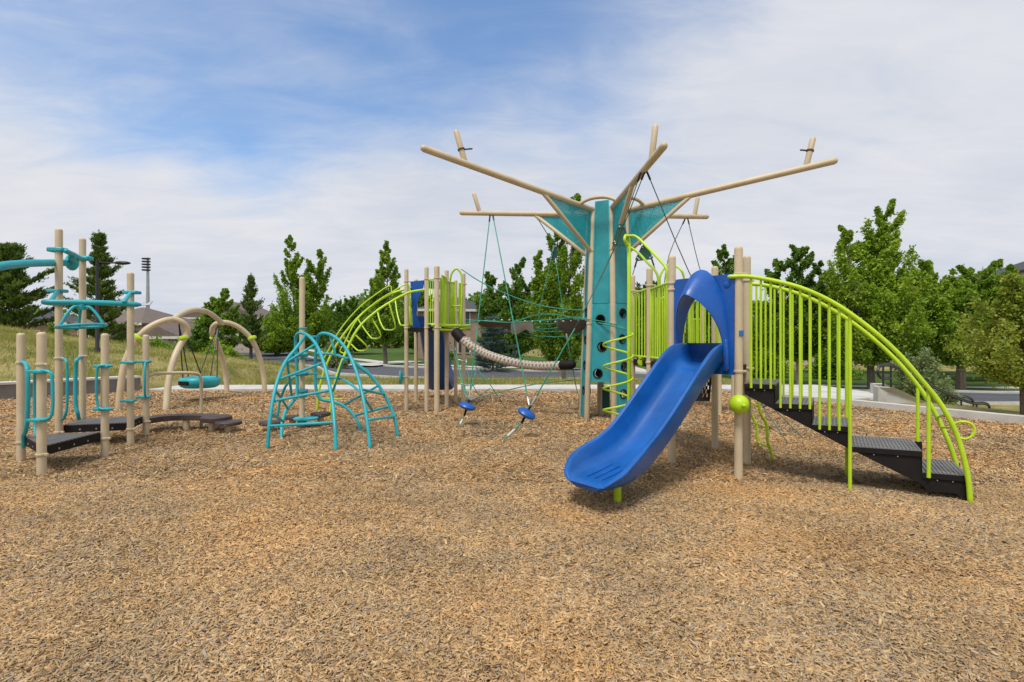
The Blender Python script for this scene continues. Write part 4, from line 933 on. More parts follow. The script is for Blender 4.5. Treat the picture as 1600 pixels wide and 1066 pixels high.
mesh_obj('hoop', [tube([P(1031, 452, 7.4), P(1032, 430, 7.4), P(1040, 418, 7.4), P(1054, 416, 7.3), P(1064, 422, 7.2), P(1069, 435, 7.2), P(1070, 520, 7.2)], .016, 10, sm=4)], M['lime'], pole)
# --- wavy side ladder
lz = 6.45; lad = mesh_obj('side_ladder', [tube([P(1186, 636, lz), P(1173, 629, 7.2)], .014, 8)], M['lime'], tw); mesh_obj('ladder_rail', [tube([P(1184, 612, lz), P(1186, 632, lz), P(1188, 645, lz), P(1198, 664, lz), P(1199, 688, lz), P(1203, 702, lz), P(1208, 718, lz)], .018, 10, sm=5)], M['lime'], lad); mesh_obj('ladder_rail', [tube([P(1172, 612, 7.2), P(1173, 645, 7.2), P(1182, 664, 7.2), P(1183, 684, 7.2), P(1187, 700, 7.2)], .018, 10, sm=5)], M['lime'], lad)
for py, x0, x1 in ((668, 1199, 1178), (699, 1202, 1184)): mesh_obj('rung', [tube([P(x0, py, lz), P(x1, py-7, 7.2)], .014, 8)], M['lime'], lad)

# ================================================================== REAR PLATFORM behind the right tower
rp = thing('rear_platform', (*XY(1100, 11.2), 0), 'small platform with a black perforated climber seen under the blue hood', 'play structure')
g1 = XY(1099, 11.8); g2 = XY(1078, 11.8); g3 = XY(1146, 10.6); g4 = XY(1124, 10.4)
for g_ in (g1, g2, g3, g4): add_post(rp, g_, 2.35 if g_ != g3 else 2.66, (1.05,))
mesh_obj('deck', prism([(p_[0], p_[1], .98) for p_ in (g2, g4, g3, (g3[0], 11.8))], (0, 0, .08)), M['dark'], rp, smooth=False)
panel(rp, g2, g1, 1.1, 2.0, 3); panel(rp, g4, g3, 1.1, 2.0, 4)
cl_ = []
for i in range(8):
    f = i/7; cl_.append((P(1093+4*math.sin(f*3.0)-6*f*f, 585+f*42, 11.6), P(1113-4*f, 585+f*42, 11.5)))
V = []; Fc = []; holes = []
W3 = []
for i in range(8):
    for j in range(7): W3.append(cl_[i][0].lerp(cl_[i][1], j/6))
g = []
for i in range(7):
    for j in range(6):
        if (i+j) % 2 and 0 < j < 5 and 0 < i < 6: continue
        g.append(prism([W3[i*7+j], W3[i*7+j+1], W3[(i+1)*7+j+1], W3[(i+1)*7+j]], (0, .04, 0)))
mesh_obj('perforated_climber', g, M['dark'], rp, smooth=False)

# ================================================================== TEAL TREE TOWER
TC = Vector((1.83, 9.85, 0)); A0 = R(3)
tt = thing('tree_tower', TC, 'tall teal panelled climbing tower with tan branches spreading like a tree', 'play structure')
def vtx(k, r, z, extra=0.0):
    a = A0+extra-R(60)*k; return Vector((TC.x+r*math.sin(a), TC.y-r*math.cos(a), z))   # k=0 front, 1 front-left, 2 back-left, ...
def rtrunk(z): return .52-(.16)*min(1, max(0, z/3.97))
ztop = 3.97
cols = []
for k in range(6):
    cols.append(mesh_obj('post', [tube([vtx(k, rtrunk(0), -.04), vtx(k, rtrunk(ztop), ztop)], .052, 14)], M['tan'], tt))
    for z in (1.83, 3.2): 
        c = vtx(k, rtrunk(z), z); mesh_obj('clamp', [lathe(c-Vector((0, 0, .02)), [(.054, 0), (.062, .005), (.062, .035), (.054, .04)], 16)], M['tan'], cols[-1])
tips = {0: (2.85, 4.17), 1: (3.78, 4.43), 2: (3.3, 4.34), 3: (3.2, 4.36), 4: (3.03, 4.29), 5: (3.71, 4.37)}
ex0 = {0: R(2)}
stub = {1: (727, 713, 207), 2: (750, 741, 304), 0: (1018, 1024, 199), 5: (1259, 1270, 218), 4: (1085, 1090, 311)}
def bz(k, r): rt, zt = tips[k]; return ztop+(zt-ztop)*(r-.36)/(rt-.36)
for k in range(6):
    rt, zt = tips[k]; e = ex0.get(k, 0)
    br = mesh_obj('branch', [tube([vtx(k, .36, ztop, e), vtx(k, rt, zt, e)], .055, 16)], M['tan'], tt)
    mesh_obj('strut', [tube([vtx(k, 1.55, bz(k, 1.55), e), vtx(k, .40, 3.17, e)], .040, 12)], M['tan'], br)
    if k in stub:
        pxb, pxt, y0 = stub[k]
        b0 = min((vtx(k, .8+i*.01, bz(k, .8+i*.01), e) for i in range(320)), key=lambda v: abs(CX+v.x/v.y*F-pxb)); pt_ = P(pxt, y0, b0.y)
        s_ = mesh_obj('stub', [tube([b0, pt_], .046, 12)], M['tan'], br)
        if k in (1, 5):
            c = b0.lerp(pt_, .45 if k == 1 else .6); sg = 1 if k == 1 else -1
            mesh_obj('perch_ring', [lathe(c-(pt_-b0).normalized()*.015, [(.048, 0), (.060, .005), (.060, .025), (.048, .03)], 14, tuple(pt_-b0)), tube([c+Vector((sg*.04, 0, 0)), c+Vector((sg*.12, 0, .01)), c+Vector((sg*.17, -.03, -.0))], .014, 8)], M['brown'], s_)
    # sail: sheet between post, branch and strut
    a = vtx(k, .43, bz(k, .43)-.03, e); b = vtx(k, 1.40, bz(k, 1.40)-.06, e); c = vtx(k, .43, 3.26, e)
    th = Vector((math.cos(A0-R(60)*k), math.sin(A0-R(60)*k), 0))*.012
    V, Fc = prism([a-th, b-th, c-th], th*2); so_ = mesh_obj('sail', (V, Fc), M['sail'], br, smooth=False)
    uv = so_.data.uv_layers.new(name='UVMap')
    rad_ = (vtx(k, 1, 0)-vtx(k, 0, 0)); rad_.z = 0
    for li in so_.data.loops:
        co = so_.data.vertices[li.vertex_index].co; uv.data[li.index].uv = (co.xy.dot(rad_.xy), co.z)
    mesh_obj('sail_edge', [tube([a, b, c], .012, 6, closed=True)], M['teal'], br)
for k in range(6):
    k2 = (k+1) % 6; a = vtx(k, .72, bz(k, .72), ex0.get(k, 0)); b = vtx(k2, .72, bz(k2, .72), ex0.get(k2, 0)); m = (a+b)/2+Vector((0, 0, .10)); n1_ = a.lerp(m, .5)+Vector((0, 0, .03)); n2_ = b.lerp(m, .5)+Vector((0, 0, .03))
    mesh_obj('ring_tube', [tube([a, n1_, m, n2_, b], .033, 10, sm=4)], M['tan'], tt)
# panels with climbing holes; panel k lies between post k and k+1
def tpanel(k, z0, z1, holes, top_slope=0):
    k2 = k+1
    def pt(u, z):
        a = vtx(k, rtrunk(z)-.012, z); b = vtx(k2, rtrunk(z)-.012, z); d = (b-a).normalized(); a = a+d*.045; b = b-d*.045; return a.lerp(b, u)
    nrm_ = (vtx(k, 1, 0)+vtx(k2, 1, 0)-2*TC); nrm_.z = 0; nrm_.normalize()
    hl = []; rings = []
    for (u, z, r) in holes:
        d = (pt(1, z)-pt(0, z)).normalized(); up = (pt(u, z+.1)-pt(u, z-.1)).normalized(); c = pt(u, z)
        hl.append([c+d*math.cos(a)*r+up*math.sin(a)*r for a in [2*math.pi*i/20 for i in range(20)]]); rings.append((c, d, up, r))
    pn = mesh_obj('climbing_panel', [prism([pt(0, z0), pt(1, z0), pt(1, z1), pt(0, z1)], nrm_*.03, hl)], M['tealp'], tt, smooth=False)
    for u_ in (.02, .98): mesh_obj('flange', [tube([pt(u_, z0+.01)+nrm_*.034, pt(u_, z1-.01)+nrm_*.034], .013, 8)], M['teal'], pn)
    for c, d, up, r in rings:
        mesh_obj('hole_rim', [tube([c+nrm_*.034+d*math.cos(a)*(r+.008)+up*math.sin(a)*(r+.008) for a in [2*math.pi*i/20 for i in range(20)]], .012, 8, closed=True)], M['dark'], pn)
        mesh_obj('hole_shade_disc', lathe(c-nrm_*.09, [(r+.006, 0), (r+.006, .01)], 20, tuple(nrm_)), M['dark'], pn)  # dark disc added behind each hole, standing in for the shaded trunk interior
    return pn
def hz(py): return z_at(py, 9.45)
tpanel(0, .74, hz(474)-.004, [(.52, hz(499), .075), (.42, hz(542), .075), (.62, hz(584), .075)]); tpanel(0, hz(474)+.004, 4.12, [])
tpanel(1, .05, hz(474)-.004, [(.5, hz(486), .07), (.5, hz(531), .07), (.5, hz(572), .07), (.5, hz(613), .07)]); tpanel(1, hz(474)+.004, 4.05, [])
tpanel(5, .05, hz(474)-.004, [(.45, hz(489), .072), (.55, hz(530), .072), (.45, hz(573), .072), (.55, hz(616), .072)]); tpanel(5, hz(474)+.004, 4.12, [])
tpanel(3, .7, 4.1, []); tpanel(2, 1.6, 4.1, []); tpanel(4, .7, 4.1, [])
# inner core post and a low inner board
mesh_obj('core_post', [tube([P(937, 650, 10.2), P(937, 596, 10.2)], .05, 12)], M['tan'], tt)
mesh_obj('lower_board', [box(P(945, 622, 10.25), (.20, .03, .50), R(3), .01)], M['greenplate'], tt)
# small bolts on the trunk panels
bl = []
for k in (0, 1, 5):
    for z in [1.0+.32*i for i in range(10)]:
        for u in (.12, .88):
            a = vtx(k, rtrunk(z)+.022, z); b = vtx(k+1, rtrunk(z)+.022, z); c = a.lerp(b, u); n_ = Vector((c.x-TC.x, c.y-TC.y, 0)).normalized(); bl.append(lathe(c-n_*.02, [(.011, 0), (.011, .02), (.004, .026)], 8, tuple(n_)))
mesh_obj('bolt_heads', bl, M['teal'], tt)['kind'] = 'stuff'
# dark green connector plates
def plate(name, pts, Z, label, mat='greenplate'):
    v = [P(x, y, Z) for x, y in pts]; c = sum(v, Vector())/len(v); t = thing(name, c, label, 'rope plate', 'green rope connector plates')
    mesh_obj('plate_body', prism(v, (0, .03, 0)), M[mat], t, smooth=False)
    mesh_obj('bolt', [lathe(c.lerp(p_, .78)+Vector((0, -.001, 0)), [(.018, 0), (.018, .012), (.008, .02)], 8, (0, -1, 0)) for p_ in v], M['steel'], t)
plate('connector_plate', [(967, 350), (975, 350), (984, 380), (982, 384), (959, 384), (957, 380)], 8.7, 'dark green rope plate in front of the teal trunk, by the coil pole top')
plate('connector_plate', [(1003, 384), (1008, 382), (1021, 402), (1018, 405), (996, 408), (993, 405)], 9.6, 'dark green rope plate hanging right of the lime pole top')
plate('connector_plate', [(864, 382), (869, 382), (873, 403), (872, 407), (860, 406), (860, 402)], 11.4, 'faded green rope plate hanging in front of the tallest leafy tree')

# ================================================================== FAR SLIDE TOWER (left of centre)
pt_ = {1: XY(635, 11.2), 2: XY(666.5, 10.9), 3: XY(682.5, 10.75), 4: XY(698, 11.4), 5: XY(724, 11.9)}
lt = thing('slide_tower', (-1.8, 11.3, 0), 'far left-of-centre play tower with its blue slide behind and lime arched ladder', 'play structure')
for k, r in ((1, .045), (2, .045), (3, .058), (4, .045), (5, .05)): add_post(lt, pt_[k], 3.08, (1.78, 2.82) if k != 1 else (1.78, 2.8, .72), r)
D2 = 1.80; p6 = XY(650, 12.4)
mesh_obj('deck', prism([(p[0], p[1], D2-.09) for p in (pt_[1], pt_[2], pt_[3], pt_[5], XY(712, 12.6), p6)], (0, 0, .08)), M['dark'], lt, smooth=False)
add_post(lt, p6, 3.0, (1.78,)); add_post(lt, XY(712, 12.6), 3.0, (1.78,))
panel(lt, pt_[2], pt_[3], 1.86, 2.80, 2, inset=.04); panel(lt, pt_[3], pt_[4], 1.86, 2.84, 2, inset=.05); panel(lt, pt_[4], XY(712, 11.6), 1.86, 2.82, 6, inset=.03); panel(lt, XY(716, 11.7), pt_[5], 1.86, 2.82, 4, inset=.03)
panel(lt, XY(638, 11.4), XY(646, 12.2), 1.86, 2.72, 3, inset=.02)
panel(lt, XY(690, 10.9), XY(697, 11.35), 1.86, 2.9, 4, inset=.01)
mesh_obj('deck_skirt', [tube([P(676, 508, 10.7), P(700, 509, 11.1), P(733, 509, 11.8)], .035, 8), tube([P(678, 515, 10.75), P(705, 516, 11.2), P(733, 512, 11.8)], .03, 8)], M['lime'], lt)
za = 11.5; mesh_obj('arch_hoop', [tube([P(703, 508, za), P(703.5, 440, za), P(706, 427, za), P(713, 420, za), P(720, 427, za), P(721.5, 440, za), P(720, 508, za)], .022, 10, sm=4), tube([P(711, 455, za), P(711, 508, za)], .015, 8), tube([P(703, 478, za), P(721, 478, za)], .015, 8)], M['lime'], lt)
M2 = Vector((-1.87, 11.75, 0))
slide(lt, M2, Vector((-.03, 1, 0)).normalized(), Vector((1, .03, 0)).normalized(), [(-.1, 1.80, 1, 1), (.1, 1.80, 1, 1), (.3, 1.68, 1, 1), (.7, 1.30, 1, 1), (1.2, .80, 1, 1), (1.6, .48, 1, 1.1), (1.95, .28, .9, 1.3), (2.2, .22, .5, 1.2)], k=1.1, mat='blue')
hd = mesh_obj('slide_hood', [prism([P(641, 440, 11.75), P(662, 438, 11.75), P(660, 452, 11.75), P(652, 470, 11.75), P(650, 490, 11.75), P(658, 512, 11.75), P(645, 512, 11.75)], (0, .08, 0)), prism([P(688, 440, 11.75), P(697, 442, 11.75), P(696, 512, 11.75), P(686, 512, 11.75)], (0, .08, 0)), prism([P(662.2, 438, 11.75), P(687.8, 440, 11.75), P(687.8, 452, 11.75), P(662.2, 450, 11.75)], (0, .08, 0))], M['blue'], lt, smooth=False)
# arched ladder
ra = [(662, 453, 10.9), (640, 457, 10.8), (612, 471, 10.6), (585, 489, 10.4), (560, 513, 10.2), (541, 549, 10.05), (528, 583, 9.95), (519, 622, 9.85), (514, 657, 9.8)]
rb = [(641, 450, 11.6), (612, 459, 11.5), (588, 473, 11.4), (560, 496, 11.3), (532, 530, 11.2), (512, 566, 11.15), (502, 595, 11.1), (497, 620, 11.1), (496, 641, 11.1)]
PA = [P(*q) for q in ra]; PB_ = [P(*q) for q in rb]
al = mesh_obj('arched_ladder', [tube(PA, .026, 10, sm=6), tube(PB_, .026, 10, sm=6)], M['lime'], lt)
up = Vector((0, 0, 1))
for PL in (PA, PB_):
    hr = [p_+Vector((-.03, 0, .17)) for p_ in PL[1:6]]; hr = [PL[1]+Vector((0, 0, .02))]+hr+[PL[5]+Vector((-.12, 0, .0)), PL[5]+Vector((-.02, 0, -.05))]
    mesh_obj('handrail', [tube(hr, .014, 8, sm=5)], M['lime'], al)
def Z5(x, y, Z): return P(500+x/4.1, 400+y/4.1, Z)
for B0, b1, b2, b3, A0_ in (((150, 520), (195, 562), (240, 604), (300, 602), (230, 510)), ((240, 400), (285, 470), (330, 526), (386, 524), (333, 400)), ((365, 345), (385, 420), (412, 470), (480, 470), (444, 308)), ((483, 288), (495, 370), (515, 440), (572, 444), (575, 330))):
    mesh_obj('rung', [tube([Z5(*B0, 11.3), Z5(*b1, 11.15), Z5(*b2, 11.0), Vector(Z5(*b2, 11.0)).lerp(Z5(*b3, 10.5), .2)+Vector((0, 0, -.01)), Vector(Z5(*b2, 11.0)).lerp(Z5(*b3, 10.5), .85)+Vector((0, 0, -.005)), Z5(b3[0]+3, b3[1]-18, 10.45), Z5(*A0_, 10.4)], .016, 8, sm=4)], M['lime'], al)
mesh_obj('rung', [tube([P(497, 622, 11.1), P(534, 624, 9.9)], .015, 8)], M['lime'], al)
dsk = P(627, 590, 11.15); mesh_obj('steering_disc', [lathe(dsk+Vector((-.05, 0, 0)), [(.04, 0), (.14, .01), (.15, .03), (.14, .05), (.03, .09)], 20, (1, .15, 0)), tube([dsk, P(635, 591, 11.2)], .02, 8)], M['teal'], lt)

# ================================================================== ROPES
def rope(name, label, lines, mat='rope', r=.0095, knots=True, group=None, cat='rope'):
    base = lines[0][-1]; t = thing(name, base, label, cat, group)
    for ln in lines:
        sd_ = mesh_obj('strand', [tube(ln, r, 6, sm=3 if len(ln) > 2 else 0)], M[mat], t); d_ = (Vector(ln[1])-Vector(ln[0])).normalized()
        mesh_obj('ferrule', [tube([Vector(ln[0])+d_*.01, Vector(ln[0])+d_*.13], r*1.9, 8)], M['steel' if mat == 'rope' else 'black'], sd_)
    return t
hang2 = vtx(2, 2.55, bz(2, 2.55)-.04); hang0 = vtx(0, 2.1, bz(0, 2.1)-.04, R(2)); hang4 = vtx(4, 2.3, bz(4, 2.3)-.04); hang5b = vtx(5, 2.2, bz(5, 2.2)-.04)
s1 = P(731, 626, 9.1); s2 = P(829, 632, 8.1)
def button_seat(c, tilt, tail, lines, label):
    t = thing('button_seat', c, label, 'button seat', 'blue button seats on the ropes')
    ax = Vector(tilt).normalized(); mesh_obj('seat_disc', [lathe(c-ax*.06, [(.03, 0), (.11, .012), (.148, .035), (.155, .055), (.14, .085), (.09, .115), (.035, .13)], 24, ax)], M['blue'], t)
    mesh_obj('sleeve', [tube([c-ax*.05, c-ax*.17], .02, 8), tube([c+ax*.06, c+ax*.12], .016, 8)], M['dark'], t)
    e = Vector(tail); m_ = c-ax*.17
    mesh_obj('anchor_rope', [tube([m_, m_.lerp(e, .45)], .012, 6), tube([m_.lerp(e, .7), e], .012, 6)], M['rope'], t); mesh_obj('turnbuckle', [tube([m_.lerp(e, .4), m_.lerp(e, .75)], .017, 8)], M['knot'], t)
    for ln in lines: 
        hr_ = mesh_obj('hanging_rope', [tube([c+ax*.1]+ln, .011, 6)], M['rope'], t); e_ = Vector(ln[-1]); d_ = (c-e_).normalized()
        c0_ = c+ax*.1; d_ = (c0_-e_).normalized(); mesh_obj('ferrule', [tube([e_+d_*.02, e_+d_*.17], .018, 8)], M['black'], hr_); mesh_obj('ferrule', [tube([c0_-d_*.05, c0_-d_*.2], .017, 8)], M['steel'], hr_)
button_seat(P(730, 635, 9.1), (.30, 0, .95), G(717, 667), [[hang2+Vector((-.03, 0, 0))]], 'left blue button seat tied to the rope net, level and near the ground')
button_seat(P(823, 646, 8.0), (.42, -.1, .80), G(786, 688), [[hang2+Vector((.03, 0, 0))], [P(907, 498, 8.2)]], 'right blue button seat tilted on its taut rope')
# hammock bridge of membranes
eb = thing('hammock_bridge', P(840, 505, 10.6), 'rope hammock bridge with dark rubber membranes between tower and trunk', 'rope bridge')
def zl(px): return 11.7+(9.45-11.7)*(px-735)/(940-735)
fe = [(728, 500), (745, 501), (775, 503), (800, 504), (832, 502), (870, 499), (905, 496), (925, 503), (943, 506), (978, 515)]
be = [(728, 505), (760, 501), (800, 503), (840, 492), (870, 492), (905, 499), (930, 503)]
mesh_obj('edge_rope', [tube([P(x, y, zl(x)) for x, y in fe], .013, 6, sm=4)], M['rope'], eb); mesh_obj('edge_rope', [tube([P(x, y, zl(x)+.75) for x, y in be], .013, 6, sm=4)], M['rope'], eb)
mesh_obj('edge_rope', [tube([P(x, y, zl(x)+.3) for x, y in ((800, 512), (825, 523), (855, 526), (885, 526), (910, 522))], .011, 6, sm=4)], M['rope'], eb)
def memb(x0, x1, y0, sag, mat, taper):
    V = []; nU, nV = 14, 8
    for i in range(nU+1):
        u = i/nU; px = x0+(x1-x0)*u
        wdt = math.sin(math.pi*u)**.5 if taper == 2 else (u**.5 if taper == 1 else (1-u)**.5 if taper == -1 else 1)
        for j in range(nV+1):
            v = j/nV; zf_ = zl(px)+.02+.7*(.5+(v-.5)*wdt); s_ = sag*math.sin(math.pi*v)*wdt
            V.append(P(px, y0+2*abs(math.sin(u*9))*.3, zl(px))+Vector((0, zf_-zl(px), -s_*(1+.25*math.sin(u*7)))))
    Fc = [(i*(nV+1)+j, (i+1)*(nV+1)+j, (i+1)*(nV+1)+j+1, i*(nV+1)+j+1) for i in range(nU) for j in range(nV)]
    nV0 = len(V); V2 = V+[p_+Vector((0, 0, .012)) for p_ in V]; Fc2 = Fc+[tuple(k+nV0 for k in f[::-1]) for f in Fc]
    mesh_obj('membrane', (V2, Fc2), M[mat], eb, label='pale grey membrane' if mat == 'greymat' else None)
memb(742, 800, 502, .19, 'membrane', 1); memb(798, 834, 503, .21, 'greymat', 0); memb(868, 942, 500, .26, 'membrane', 2)
kn = []
for px in range(748, 936, 12): kn.append(ball(P(px, 501.5+1.5*math.sin(px), zl(px)-.01), .013+.004*math.sin(px*3), (1.5, 1, 1), 8, 6))
mesh_obj('knots', kn, M['knot'], eb)
for x0, y0, x1, y1 in ((832, 503, 840, 520), (845, 493, 838, 505), (850, 500, 846, 521), (862, 498, 856, 523), (872, 497, 870, 524), (840, 513, 872, 512), (836, 506, 876, 504), (831, 516, 880, 518)):
    mesh_obj('net_strand', [tube([P(x0, y0, zl(x0)), P((x0+x1)/2, (y0+y1)/2+1.5, zl(x0)+.1), P(x1, y1, zl(x1)+.25)], .010, 6, sm=3)], M['rope'], eb)
mesh_obj('handline', [tube([P(721, 421, 11.6), P(750, 440, 11.4), P(800, 463, 10.9), P(843, 477, 10.5), P(880, 483, 10.2), P(912, 485, 9.8)], .012, 6, sm=5)], M['rope'], eb)
mesh_obj('handline', [tube([P(905, 498, 9.7), P(940, 502, 9.3), P(975, 513, 8.3), P(988, 520, 8.0)], .009, 6, sm=4)], M['rope'], eb)
rope('suspension_rope', 'pair of green ropes from the faded plate down to the hammock bridge', [[P(866, 384, 11.4), P(841, 491, zl(841)+.7)], [P(868, 404, 11.4), P(881, 494, zl(881)+.7)], [vtx(2, 1.5, bz(2, 1.5)-.04), P(866, 383, 11.4)]])
rope('suspension_rope', 'two long dark ropes running from the front branch past the trunk to the hammock bridge', [[hang0, P(962, 383, 8.7), P(912, 488, 9.3)], [hang0+Vector((-.05, .05, 0)), P(955, 400, 8.4), P(906, 498, 8.25)]], 'ropedk', .0085)
rope('suspension_rope', 'long dark rope from the front branch down right behind the blue hood', [[hang0+Vector((.03, 0, 0)), P(1076, 424, 8.4), P(1100, 470, 8.5)]], 'ropedk', .0085)
rope('suspension_rope', 'two dark ropes from the back right branch down behind the tower posts', [[hang4, P(1045, 400, 11.4), P(1035, 470, 11.3)], [hang4+Vector((.05, 0, 0)), P(1092, 415, 11.0), P(1110, 470, 10.8)]], 'ropedk', .0085)
rope('suspension_rope', 'dark rope slanting beside the hanging green plate', [[P(1000, 383, 9.6), vtx(5, .9, bz(5, .9)-.04)], [P(1018, 404, 9.6), P(1040, 470, 9.6)], [P(995, 407, 9.6), P(984, 445, 9.6)]], 'ropedk', .0085)
# low net
rope('low_rope_net', 'loose green rope net between the far tower posts and the left blue button', [
    [P(703, 535, 11.3), P(715, 570, 10.4), P(728, 622, 9.15)], [P(710, 542, 11.3), P(722, 590, 10.4), P(731, 624, 9.15)], [P(733, 545, 11.6), P(745, 575, 11), P(765, 600, 10.3), P(792, 641, 10.9)],
    [P(733, 625, 9.1), P(766, 616, 9.4), P(800, 608, 9.6), P(840, 600, 9.8), P(896, 594, 10.1)], [P(720, 600, 10.4), P(738, 603, 10.4), P(755, 590, 10.6)], [P(745, 575, 11), P(738, 600, 10.2), P(733, 622, 9.2)], [P(728, 560, 11), P(733, 590, 10.6), P(748, 618, 10.6)], [P(716, 562, 11), P(730, 566, 11)], [P(748, 618, 10.6), P(766, 607, 10.5)]], r=.009)
rope('anchor_rope', 'green rope dropping from the bridge past the braided tube to the chips', [[P(885, 522, 9.9), P(893, 565, 9.9), P(898, 594, 10), G(904, 617)]], r=.009)
rope('low_rope_net', 'two green ropes fanning to the chips behind the stair underside', [[P(1178, 612, 8.0), P(1195, 640, 8.0), P(1232, 694, 7.4)], [P(1180, 610, 8.2), P(1215, 645, 8.2), P(1255, 685, 7.9)], [P(1192, 636, 8), P(1203, 632, 8.2)]], 'ropedk', .0085)
# braided tube
bt = thing('braided_tube', P(790, 562, 10.6), 'sagging braided tan tube bridge with black ends under the hammock', 'tube bridge')
bp_ = smooth_path([P(719, 527, 10.9), P(735, 540, 10.8), P(757, 552, 10.7), P(785, 562, 10.5), P(815, 569, 10.4), P(845, 572, 10.2), P(878, 571, 10.0)], 14)
bp2 = []
tb_r = .088
V, Fc = tube(bp_, tb_r, 16, cap='flat'); bo = mesh_obj('braided_cover', (V, Fc), M['braid'], bt)
uvl = bo.data.uv_layers.new(name='UVMap'); seg = 16; lens = [0]
for a, b in zip(bp_[:-1], bp_[1:]): lens.append(lens[-1]+(b-a).length)
for poly in bo.data.polygons:
    if len(poly.vertices) != 4: continue
    vs = [bo.data.loops[li].vertex_index for li in poly.loop_indices]; ks = [v % seg for v in vs]; wrap = (max(ks)-min(ks)) > 2
    for li, v, k in zip(poly.loop_indices, vs, ks):
        if wrap and k == 0: k = seg
        uvl.data[li].uv = (lens[min(v//seg, len(lens)-1)]*2.3, k/seg*1.25)
mesh_obj('end_sleeve', [tube([P(712, 519, 11.0), P(718, 526, 10.9), P(722, 530, 10.88)], .115, 14, cap='flat')], M['dark'], bt); mesh_obj('end_sleeve', [tube([P(877, 571, 10.0), P(893, 569.8, 9.9)], .092, 14)], M['dark'], bt)

# ================================================================== TEAL DOME CLIMBER
dm = thing('dome_climber', (-2.9, 7.9, 0), 'teal arched tube climber with two ladder domes around a lone tan post', 'climbing frame')
def Zq(x, y, Z): return P(400+x/4.442, 480+y/4.442, Z)
cp = XY(472, 8.75); add_post(dm, cp, z_at(433, 8.75), (.55, 1.2, 1.72), .046, 'teal')
def bar(name, pts, r=.026, sm=6): return mesh_obj(name, [tube([Zq(*p_) for p_ in pts], r, 10, sm=sm)], M['teal'], dm)
bar('arch_tube', [(556, 1003, 6.95), (548, 850, 7.05), (535, 690, 7.25), (505, 520, 7.5), (455, 340, 7.8), (400, 235, 8.05), (345, 188, 8.2), (298, 180, 8.35), (276, 210, 8.45), (277, 300, 8.5), (283, 600, 8.5), (262, 650, 8.4), (215, 705, 8.2), (183, 800, 8.0), (175, 918, 7.85)])
bar('arch_tube', [(80, 988, 7.1), (95, 800, 7.15), (122, 620, 7.3), (158, 485, 7.5), (210, 372, 7.75), (280, 285, 7.95), (342, 198, 8.2)])
bar('arch_tube', [(792, 976, 7.2), (775, 820, 7.3), (742, 620, 7.5), (690, 430, 7.8), (625, 290, 8.05), (550, 210, 8.25), (482, 182, 8.4), (440, 192, 8.5), (424, 240, 8.55), (415, 330, 8.6), (416, 560, 8.6), (445, 635, 8.6), (520, 655, 8.6), (600, 680, 8.6), (670, 740, 8.55), (710, 800, 8.5), (725, 862, 8.5)])
bar('arch_tube', [(982, 897, 8.05), (960, 760, 8.1), (890, 605, 8.15), (800, 480, 8.15), (700, 400, 8.1), (650, 350, 8.05)])
bar('arch_tube', [(150, 752, 8.9), (165, 660, 8.9), (200, 560, 8.8), (240, 505, 8.7), (283, 482, 8.55)], .022)
for q in ([(212, 382, 7.75), (402, 265, 7.95)], [(165, 500, 7.5), (452, 392, 7.8)], [(125, 650, 7.3), (505, 580, 7.45)], [(98, 825, 7.13), (540, 800, 7.1)], [(218, 390, 7.8), (250, 628, 8.4)], [(145, 590, 7.4), (220, 702, 8.2)], [(110, 742, 7.2), (192, 795, 8.0)],
          [(345, 206, 8.25), (432, 206, 8.5)], [(283, 330, 8.5), (340, 330, 8.6)], [(283, 468, 8.5), (350, 460, 8.65)], [(345, 462, 8.7), (420, 462, 8.6)], [(740, 572, 7.55), (892, 607, 8.15)], [(788, 782, 7.32), (960, 760, 8.1)], [(695, 750, 8.5), (925, 688, 8.12)], [(615, 676, 8.6), (845, 548, 8.15)],
          [(745, 620, 7.55), (805, 715, 8.2)], [(515, 200, 8.35), (550, 322, 8.3)], [(425, 492, 8.6), (560, 492, 8.5), (650, 530, 8.1), (735, 600, 7.55)], [(420, 325, 8.6), (520, 325, 8.4), (635, 357, 8.05)], [(605, 372, 8.15), (570, 480, 8.4), (530, 590, 8.6)], [(640, 350, 8.05), (700, 395, 8.1), (780, 450, 8.15)], [(345, 583, 8.65), (283, 590, 8.5)]):
    mesh_obj('rung', [tube([Zq(*p_) for p_ in q], .0195, 8, sm=4 if len(q) > 2 else 0)], M['teal'], dm)
for y in (330, 462, 582): mesh_obj('bracket', [box(Zq(328, y, 8.68), (.16, .06, .07), 0, .015)], M['teal'], dm)
sc_ = P(478, 653, 8.72); mesh_obj('step', [lathe((sc_.x, sc_.y, sc_.z-.03), [(.19, 0), (.20, .01), (.20, .03), (.18, .04)], 24), lathe((cp[0], cp[1], sc_.z-.14), [(.075, 0), (.075, .11)], 16)], M['teal'], dm)
def stepper(px, py, Z, rx, label, grp='brown rubber stepping pods'):
    c = P(px, py, Z); t = thing('stepping_pod', (c.x, c.y, 0), label, 'stepping pod', grp)
    mesh_obj('pad', [lathe((c.x, c.y, c.z-.055), [(rx*.93, 0), (rx, .01), (rx, .045), (rx*.94, .058)], 28)], M['brown'], t)
    mesh_obj('stem', [lathe((c.x, c.y, -.05), [(.055, 0), (.055, c.z+.0)], 14)], M['tan'], t)
    mesh_obj('bolt', [lathe((c.x+dx_, c.y-rx*.99, c.z-.03), [(.008, 0), (.008, .006)], 8, (0, -1, 0)) for dx_ in (-.06, .06)], M['steel'], t)
stepper(501, 645, 9.0, .17, 'brown round stepping pod right of the lone tan post')
stepper(457, 650, 8.9, .14, 'brown round stepping pod directly left of the lone tan post')
stepper(423, 658.5, 8.45, .175, 'brown round stepping pod by the left foot of the teal dome')

